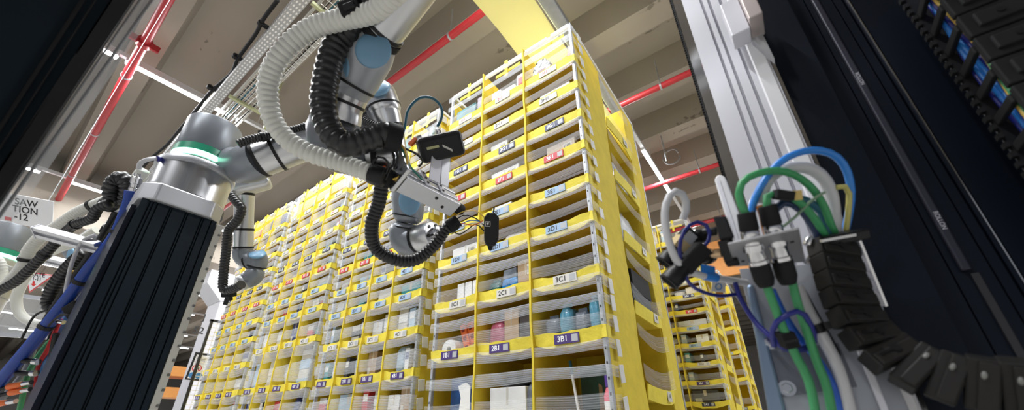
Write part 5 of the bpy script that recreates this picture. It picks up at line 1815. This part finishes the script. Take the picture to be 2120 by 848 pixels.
# upper energy chain with coloured cables
ec = thing('energy_chain', 'black cable chain with blue and green cables showing in its gaps, upper right corner', 'cable chain', P(2040, 120, .5))
YC = .60
xc_ = PY(2020, 100, YC).x
yb_ = PX(1976, 126, xc_).y
z1_, z3_ = PX(1995, 30, xc_).z, PX(2075, 117, xc_).z
pit = (z1_ - z3_) / 2
for i in range(11):
    z = z1_ + 2 * pit - i * pit
    mb = MB()
    mb.obox((xc_, (YC + yb_) / 2, z), (1, 0, 0), (0, 1, 0), (0, 0, 1), .006, yb_ - YC, pit * .30)
    mb.obox((xc_ + .052, YC - .003, z - pit * .2), (1, 0, 0), (0, 1, 0), (0, 0, 1), .104, .010, pit * .93)
    mb.obox((xc_ + .03, YC - .010, z - pit * .2), (1, 0, 0), (0, 1, 0), (0, 0, 1), .04, .006, pit * .5)
    lk = obj('chain_link', mb, BLACKM, ec, bevel=.0015)
    mb = MB(); mb.cyl((xc_ + .03, YC - .013, z - pit * .2), (xc_ + .03, YC - .015, z - pit * .2), .0035, seg=10); obj('pin', mb, BLACK, lk)
dY = yb_ - YC
for k, (fy, m) in enumerate(((.93, BLUEN), (.80, BLUEL), (.66, BLUEL), (.50, BLUEN), (.38, YCABLE), (.27, GREEN), (.12, mat('pale_green_cable', (.35, .55, .38), .4)))):
    mb = MB(); mb.tube([(xc_ + .010 + .003 * math.sin(j * 1.3 + k), YC + dY * fy + .002 * math.cos(j + k), z1_ + .15 - j * .055) for j in range(11)], dY * .075, 8, .02); obj('enclosed_cable', mb, m, ec, smooth=60)
mb = MB(); mb.box((xc_ - .004, yb_ + .001, z1_ - .5), (xc_ + .06, yb_ + .006, z1_ + .2)); obj('chain_guide', mb, BLACKM, ec)
for i in range(30):
    z = z1_ + .12 - .014 * i
    mb = MB(); mb.box((xc_ - .009, yb_ - .002, z), (xc_ - .004, yb_ + .006, z + .007)); obj('guide_tooth', mb, BLACKM, ec)

# lower energy chain, curved
lc = thing('energy_chain', 'curved black cable chain sweeping to the lower right corner', 'cable chain', P(1800, 650, .44))
pth = smooth_path([PY(u, v, .545 - .0035 * i_) for i_, (u, v) in enumerate(((1738, 490), (1752, 545), (1772, 605), (1800, 662), (1842, 712), (1900, 752), (1975, 784), (2065, 804), (2170, 816), (2290, 822)))], .004)
step = 5
i = 3
nl = 0
while i + step < len(pth):
    c = pth[i]; d = (pth[i + 3] - pth[i - 3]).normalized()
    nz = (CRZ - d * CRZ.dot(d)).normalized()
    sd = d.cross(nz)
    mb = MB()
    wch = .046
    mb.obox(c - nz * .012, sd, nz, d, wch, .022, .0205)
    mb.obox(c + nz * .0005 + d * .003, sd, nz, d, wch * .92, .003, .0125)
    lk = obj('chain_link', mb, mat('chain_plastic', (.014, .013, .012), .55, spec=.3, noise_amt=.1), lc, bevel=.003)
    if nl < 7:
        mb = MB(); q = c + nz * .0028; mb.cyl(q - nz * .001, q + nz * .0006, .0042, seg=12); mb.obox(q + sd * .009, sd, nz, d, .015, .0012, .002); obj('snap_slot', mb, BLACK, lk)
    else:
        mb = MB(); q = c + nz * .0028 - sd * .010; mb.ellipsoid(q, sd * .0035, d * .002, nz * .0015, 10, 4); obj('stud', mb, mat('worn_stud', (.2, .2, .19), .4), lk)
    nl += 1
    i += step
c = pth[0]; 
mb = MB(); mb.obox(P(1735, 492, .45), cdir(1, -.18, 0), cdir(.18, 1, 0), CRZ, .052, .012, .03); obj('end_bracket', mb, BLACK, lc, bevel=.002)
mb = MB(); mb.obox(P(1735, 492, .434), cdir(1, -.18, 0), cdir(.18, 1, 0), CRZ, .040, .003, .003); obj('end_clip', mb, SILVER, lc)
mb = MB()
a, b = P(1768, 490, .452), P(1826, 632, .45)
mb.bar(a, b, .003, .012, hint=CRX); obj('chain_side_rail', mb, CHROME, lc)

# sheet metal bracket
YB = .585
bk = thing('connector_bracket', 'bent grey sheet metal bracket holding two round cable connectors', 'bracket', PY(1600, 600, YB))
zpl = P(1590, 512, .43).z
cs = [PZ(u, v, zpl) for u, v in ((1507, 507), (1655, 474), (1668, 542), (1522, 552))]
mb = MB()
vs = cs + [q + V((0, 0, .003)) for q in cs]
mb.add(vs, [(0, 1, 2, 3), (7, 6, 5, 4), (0, 4, 5, 1), (1, 5, 6, 2), (2, 6, 7, 3), (3, 7, 4, 0)])
obj('top_flange', mb, mat('dull_sheet', (.36, .36, .37), .42, .6, noise_amt=.06), bk, bevel=.001)


def plate(pts, Y, th, name, m, parent, bevel=.0008):
    mb = MB()
    a = [PY(u, v, Y) for u, v in pts]
    vs = a + [q + V((0, th, 0)) for q in a]
    n = len(a)
    mb.add(vs, [tuple(range(n)), tuple(reversed(range(n, 2 * n)))] + [(i, n + i, n + (i + 1) % n, (i + 1) % n) for i in range(n)])
    return obj(name, mb, m, parent, bevel=bevel)


SHEET = mat('blue_grey_sheet', (.40, .42, .46), .35, .65, noise_amt=.07, noise_scale=5)
plate([(1530, 556), (1690, 545), (1862, 900), (1612, 900)], YB, .003, 'back_plate', SHEET, bk)
plate([(1690, 505), (1712, 560), (1850, 900), (1905, 900), (1740, 520), (1702, 497)], YB - .004, .003, 'right_flange', SHEET, bk)
plate([(1684, 500), (1696, 496), (1862, 900), (1845, 900)], YB - .012, .007, 'flange_edge', RAILW, bk)
plate([(1588, 728), (1735, 708), (1775, 800), (1612, 822)], YB - .003, .002, 'plate_reflection', mat('reflected_dark', (.16, .17, .20), .4, .6), bk)  # dark reflection on the back sheet, put in as a thin darker piece
plate([(1545, 590), (1558, 586), (1640, 900), (1598, 900)], YB - .008, .012, 'left_tube', mat('blue_tint_sheet', (.25, .33, .45), .3, .7), bk, bevel=.003)
for u, v in ((1594, 708), (1630, 803)):
    q = PY(u, v, YB - .004)
    mb = MB(); mb.cyl(q, q + V((0, -.006, 0)), .006, seg=6, bev=.0008); obj('hex_bolt', mb, CHROME, bk)
    mb = MB(); mb.cyl(q, q + V((0, -.0015, 0)), .009, seg=16); obj('washer', mb, CHROME, bk, smooth=40)
for u, v in ((1672, 508), (1676, 548)):
    mb = MB(); mb.cyl(P(u, v, .452), P(u + 6, v - 16, .452), .005, seg=10, bev=.001); obj('spacer', mb, CHROME, bk, smooth=40)
for u, v in ((1538, 540), (1640, 500)):
    q = PZ(u, v, zpl); mb = MB(); mb.cyl(q + V((0, 0, -.0006)), q, .0022, seg=10); obj('hole', mb, BLACK, bk)

# white upright bar left of the bracket
ub = thing('upright_bar', 'white rounded upright bar left of the connector bracket', 'bar', PY(1505, 450, .50))
plate([(1479, 372), (1482, 364), (1490, 360), (1500, 364), (1504, 372), (1562, 524), (1527, 532)], .50, .010, 'bar_body', WHITE, ub, bevel=.002)
plate([(1484, 378), (1487, 372), (1490, 372), (1540, 528), (1534, 529)], .4985, .001, 'edge_highlight_strip', RAILW, ub, bevel=0)
for k, (pp, lb) in enumerate((([(1476, 448), (1502, 445), (1520, 490), (1490, 496)], 'upper'), ([(1484, 498), (1508, 492), (1528, 538), (1500, 543)], 'lower'))):
    mbk = thing('mount_block', 'black %s mounting block clamped to the white upright bar' % lb, 'mount', PY(1500, 490, .512))
    plate(pp, .497 + .002 * k, .022, 'block', BLACKM, mbk, bevel=.002)
    q = PY(1484 + 10 * k, 478 + 45 * k, .512)
    mb = MB(); mb.cyl(q, PY(1455 + 8 * k, 482 + 45 * k, .512), .006, seg=12, bev=.001); obj('stud', mb, (BLACK, mat('brass', (.6, .42, .25), .3, .9))[k], mbk, smooth=40)

# two black scanner cameras
for k, (a, b, c_, lb) in enumerate((((1432, 478), (1398, 520), (1372, 548), 'upper black barrel camera with beige tape left of the white bar'), ((1458, 512), (1412, 555), (1384, 590), 'lower black barrel camera angled down left of the white bar'))):
    t = .505 - .03 * k
    A_, B_, C_ = P(*a, t), P(*b, t), P(*c_, t)
    sc = thing('barrel_camera', lb, 'camera', B_)
    d = (C_ - A_).normalized()
    mb = MB(); mb.obox((A_ + B_) / 2, d.cross(CRZ), CRZ, d, .020, .020, (B_ - A_).length); obj('camera_body', mb, BLACKM, sc, bevel=.002)
    mb = MB(); mb.lathe([(0, 0), (.010, 0), (.0112, .002), (.0112, .010), (.0128, .012), (.0128, (C_ - B_).length - .002), (.0145, (C_ - B_).length), (.012, (C_ - B_).length + .001), (.010, (C_ - B_).length - .006), (0, (C_ - B_).length - .006)], B_ - d * .003, d, 28); obj('lens_barrel', mb, BLACK, sc, smooth=40)
    q = (A_ + B_) / 2
    e = P(1478 + 8 * k, 480 + 48 * k, .505)
    mb = MB(); mb.cyl(q + (e - q) * .2, q + (e - q) * .75, .0085, seg=16, bev=.001); obj('swivel_arm', mb, BLACK, sc, smooth=40)
    mb = MB(); mb.ring(q + (e - q) * .55, e - q, .0105, .006, .003, 16); obj('swivel_ring', mb, BLACK, sc, smooth=40)
    if k == 0:
        mb = MB(); mb.obox(B_ - d * .012, d.cross(CRZ), CRZ, d, .0212, .0212, .018); obj('beige_tape', mb, mat('beige_tape', (.55, .42, .22), .6), sc)
        mb = MB(); mb.obox((A_ + B_) / 2 - d * .006 + CRZ * .0104, d.cross(CRZ), CRZ, d, .014, .001, .014); obj('type_plate', mb, mat('grey_plate', (.4, .41, .42), .4), sc)
hose_thing('signal_cable', 'white cable looping high beside the barrel cameras', [(1545, 585, .50), (1500, 578, .49), (1440, 566, .475), (1405, 545, .47), (1385, 500, .47), (1376, 450, .475), (1382, 412, .48), (1398, 396, .485), (1416, 406, .49), (1421, 432, .495), (1412, 458, .50)], .0047, WHITEC, 0, seg=12, cat='cable')
tp = thing('tape_flag', 'bright blue tape wrapped around the white cable', 'tape', P(1470, 567, .47))
q = P(1470, 572, .483); d = P(1500, 578, .49) - P(1440, 566, .475)
mb = MB(); mb.ring(q, d, .0062, .020, .0012, 18); obj('wrap', mb, BLUEL, tp, smooth=40)
mb = MB(); mb.obox(P(1466, 558, .478), d, cdir(.1, 1, 0), CRZ, .024, .012, .0008); obj('tail', mb, BLUEL, tp)
hose_thing('signal_cable', 'navy cable looping between the two barrel cameras', [(1412, 552, .475), (1407, 515, .475), (1416, 478, .48), (1440, 459, .485), (1462, 466, .485), (1470, 490, .48), (1456, 512, .475)], .0024, BLUEN, 0, seg=8, cat='cable')
hose_thing('signal_cable', 'navy cable sagging from the lower barrel camera to the bracket', [(1412, 550, .47), (1424, 582, .47), (1450, 602, .475), (1490, 612, .48), (1528, 608, .49)], .0024, BLUEN, 0, seg=8, cat='cable')

# connectors and cables on the bracket
for k, (top, mid, bot, gt, lb) in enumerate((((1544, 440), (1556, 500), (1586, 590), 1, 'left round connector with green cable through the bracket'), ((1588, 425), (1605, 490), (1632, 585), 0, 'right round connector with green cable through the bracket'))):
    t = .425
    A_, M_, B_ = P(*top, t), P(*mid, t), P(*bot, t)
    cn = thing('round_connector', lb, 'connector', M_)
    mb = MB(); mb.cyl(A_, A_.lerp(M_, .62), .0092, .0098, 22, .001); obj('upper_grip', mb, BLACKM, cn, smooth=40)
    d = (M_ - A_).normalized()
    mb = MB(); mb.lathe([(.0, 0), (.0085, 0), (.0095, .002), (.0095, .010), (.0088, .012), (.0088, .016), (.0102, .017), (.0102, .024), (0, .024)], A_.lerp(M_, .62), d, 22); obj('upper_coupling', mb, CHROME, cn, smooth=40)
    d2 = (B_ - M_).normalized()
    ln = (B_ - M_).length
    mb = MB(); mb.lathe([(0, 0), (.0100, 0), (.0100, .006), (.0085, .008), (.0085, ln * .34), (.0102, ln * .36), (.0102, ln * .48), (0, ln * .48)], M_ + d2 * .004, d2, 22); obj('lower_coupling', mb, CHROME, cn, smooth=40)
    mb = MB(); mb.lathe([(0, 0), (.0098, 0), (.0104, .004), (.0104, ln * .40), (.0085, ln * .52), (.0075, ln * .56), (0, ln * .56)], M_ + d2 * (ln * .46), d2, 22); obj('lower_grip', mb, BLACKM, cn, smooth=40)
hose_thing('network_cable', 'green cable arching from the left connector top over to the chain', [(1544, 442, .425), (1530, 410, .425), (1536, 378, .425), (1565, 360, .428), (1605, 353, .43), (1645, 362, .435), (1680, 388, .44), (1705, 425, .445), (1722, 470, .45), (1735, 495, .455)], .0042, GREEN, 0, seg=12, cat='cable')
hose_thing('network_cable', 'green cable from the right connector bending into the chain', [(1588, 428, .425), (1586, 410, .425), (1600, 400, .425), (1635, 405, .43), (1670, 432, .435), (1695, 465, .44), (1712, 495, .45)], .0042, GREEN, 0, seg=12, cat='cable')
hose_thing('network_cable', 'left green cable descending below the bracket with a black sleeve', [(1586, 588, .425), (1600, 625, .42), (1622, 680, .415), (1650, 740, .41), (1675, 790, .405), (1692, 870, .40)], .0044, GREEN, 0, seg=12, cat='cable')
hose_thing('network_cable', 'right green cable descending below the bracket', [(1640, 583, .425), (1652, 630, .42), (1672, 690, .415), (1692, 750, .41), (1712, 800, .405), (1726, 870, .40)], .0044, GREEN, 0, seg=12, cat='cable')
sl = thing('cable_sleeve', 'black sleeve wrapped around the left green cable', 'sleeve', P(1630, 703, .41))
q = P(1630, 702, .4135); d = P(1650, 740, .41) - P(1615, 665, .416)
mb = MB(); mb.obox(q, cdir(1, -.2, 0), CRZ, d, .0155, .0125, .0175); obj('sleeve_body', mb, BLACKM, sl, bevel=.001)
mb = MB(); mb.obox(q + CRZ * .0064, cdir(1, -.2, 0), CRZ, d, .0155, .0006, .003); obj('fold', mb, BLACK, sl)
hose_thing('power_cable', 'bright blue cable making the largest arch above the bracket', [(1558, 470, .44), (1556, 435, .44), (1570, 395, .44), (1600, 350, .44), (1635, 323, .44), (1680, 311, .445), (1725, 320, .45), (1752, 350, .455), (1762, 395, .46), (1758, 440, .465), (1748, 485, .465)], .0042, BLUEL, 0, seg=12, cat='cable')
hose_thing('power_cable', 'thick white cable arching behind the green one above the bracket', [(1575, 420, .445), (1580, 390, .445), (1600, 362, .45), (1635, 346, .45), (1680, 350, .455), (1710, 375, .46), (1724, 415, .462), (1730, 490, .465)], .0068, WHITEC, 0, seg=14, cat='cable')
hose_thing('power_cable', 'teal cable curving from the right connector behind the green cable', [(1650, 410, .45), (1680, 420, .45), (1705, 445, .452), (1715, 492, .455)], .0048, TEAL, 0, seg=10, cat='cable')
hose_thing('power_cable', 'navy cable curving below the green cable above the bracket', [(1606, 432, .44), (1625, 418, .44), (1655, 430, .44), (1680, 460, .445), (1698, 495, .45)], .0048, mat('ink_blue_cable', (.01, .03, .09), .4), 0, seg=10, cat='cable')
hose_thing('power_cable', 'yellow green earth cable at the right of the cable arches', [(1730, 388, .455), (1748, 385, .455), (1758, 400, .458), (1756, 440, .46), (1750, 490, .462)], .0030, mat('yellow_green_cable', (.55, .50, .15), .4), 0, seg=10, cat='cable')
hose_thing('power_cable', 'orange cable beside the right connector', [(1572, 425, .435), (1580, 450, .435), (1588, 485, .435), (1610, 530, .44), (1625, 560, .44)], .0040, mat('orange_cable', (.75, .25, .04), .4), 0, seg=10, cat='cable')
hose_thing('power_cable', 'thin grey green wire crossing diagonally above the bracket flange', [(1612, 475, .43), (1645, 450, .43), (1680, 415, .432), (1710, 396, .435)], .0016, mat('grey_green_cable', (.20, .30, .20), .5), 0, seg=8, cat='cable')
tg = thing('cable_tag', 'black and yellow tag wrapped on the short green cable', 'tag', P(1632, 405, .42))
mb = MB(); mb.obox(P(1622, 404, .42), cdir(1, .15, 0), cdir(-.15, 1, 0), CRZ, .020, .0105, .010); obj('black_wrap', mb, BLACKM, tg, bevel=.001)
mb = MB(); mb.obox(P(1650, 404, .423), cdir(1, -.1, .1), cdir(.1, 1, 0), CRZ, .011, .011, .003); obj('yellow_flag', mb, mat('yellow_tape', (.68, .50, .16), .6), tg)
hose_thing('power_cable', 'bright blue cable descending between the green ones', [(1598, 600, .44), (1622, 650, .44), (1655, 700, .435), (1690, 740, .43), (1720, 790, .42), (1748, 870, .415)], .0042, mat('mid_blue_cable', (.015, .12, .62), .3), 0, seg=12, cat='cable')
hose_thing('power_cable', 'white cable descending right of the green cables', [(1650, 592, .445), (1672, 640, .437), (1705, 700, .428), (1738, 770, .418), (1768, 880, .408)], .0062, WHITEC, 0, seg=12, straps=(.3,), cat='cable')
hose_thing('power_cable', 'black cable descending between white cable and flange', [(1662, 600, .448), (1698, 665, .443), (1735, 730, .435), (1772, 800, .425), (1800, 880, .417)], .0030, BLACK, 0, seg=8, cat='cable')
hose_thing('signal_cable', 'navy cable hanging along the left edge of the bracket plate', [(1522, 585, .49), (1535, 622, .48), (1565, 668, .46), (1600, 700, .44), (1630, 725, .43), (1670, 722, .425)], .0030, BLUEN, 0, seg=8, cat='cable')
hose_thing('signal_cable', 'navy cable loop tied around the green cables', [(1602, 715, .43), (1600, 680, .42), (1622, 655, .41), (1660, 645, .41), (1685, 690, .415), (1680, 715, .42), (1640, 724, .42)], .0030, BLUEN, 0, seg=8, cat='cable')
lab = thing('paper_tag', 'white paper tag with blue print hanging under the blue tape', 'tag', P(1488, 592, .50))
mb = MB(); mb.obox(P(1488, 590, .50), cdir(1, .1, 0), cdir(-.1, 1, 0), CRZ, .018, .018, .0008); obj('paper', mb, L_WHITE, lab)
mb = MB(); mb.ring(P(1488, 593, .4985), CRZ, .0045, .0006, .0012, 16); obj('blue_print', mb, mat('sign_blue', (.05, .22, .50), .5), lab)

# ------------------------------------------------------------------ light
def area(name, loc, size, size_y, power, rot=None, aim=None, color=(.97, .98, 1)):
    l = bpy.data.lights.new(name, 'AREA')
    l.shape = 'RECTANGLE'
    l.size, l.size_y = size, size_y
    l.energy = power
    l.color = color
    o = bpy.data.objects.new(name, l)
    COL.objects.link(o)
    o.location = loc
    if aim is not None:
        o.rotation_euler = (V(aim) - V(loc)).to_track_quat('-Z', 'Y').to_euler()
    return o


for li, segs_ in LAMPS.items():
    for a, b in segs_:
        if b - a > .6:
            area('lamp_light', (LX[li][0], (a + b) / 2, ZL - .055), .05, b - a - .1, (125, 125, 40, 130, 130, 130, 130)[li] * (b - a))
for x in (4.4,):  # unseen lamp row, added and turned up to brighten the pods' right sides
    for yy in (4, 8, 12):
        area('lamp_light', (x, yy, ZL), .05, 1.5, 260)
for x in (-7.33, -1.456):
    area('lamp_light', (x, -5.5, ZL - .055), .05, 1.5, 130)
# unseen fill lights, added out of view to brighten the pod fronts
area('pod_fill_light', (-.75, .45, 3.9), 1.4, .3, 60, aim=(-1.2, 1.5, 1.2), color=(.96, .98, 1))
area('pod_fill_light', (-2.6, -.15, 4.0), 1.6, .3, 64, aim=(-3.0, 1.5, 1.2), color=(.95, .97, 1))

w = bpy.data.worlds.new('world')
w.use_nodes = True
w.node_tree.nodes['Background'].inputs[0].default_value = (.85, .9, 1.0, 1)
w.node_tree.nodes['Background'].inputs[1].default_value = 0.28
scene.world = w

for o in list(bpy.data.objects):
    if not o.users_collection:
        bpy.data.objects.remove(o)

scene.view_settings.view_transform = 'Standard'
scene.view_settings.look = 'None'
scene.view_settings.gamma = 1
scene.view_settings.use_curve_mapping = False
scene.view_settings.exposure = 0.05
scene.cycles.use_denoising = True
scene.cycles.max_bounces = 8
scene.cycles.diffuse_bounces = 4
scene.cycles.transparent_max_bounces = 16
scene.cycles.sample_clamp_indirect = 4.0
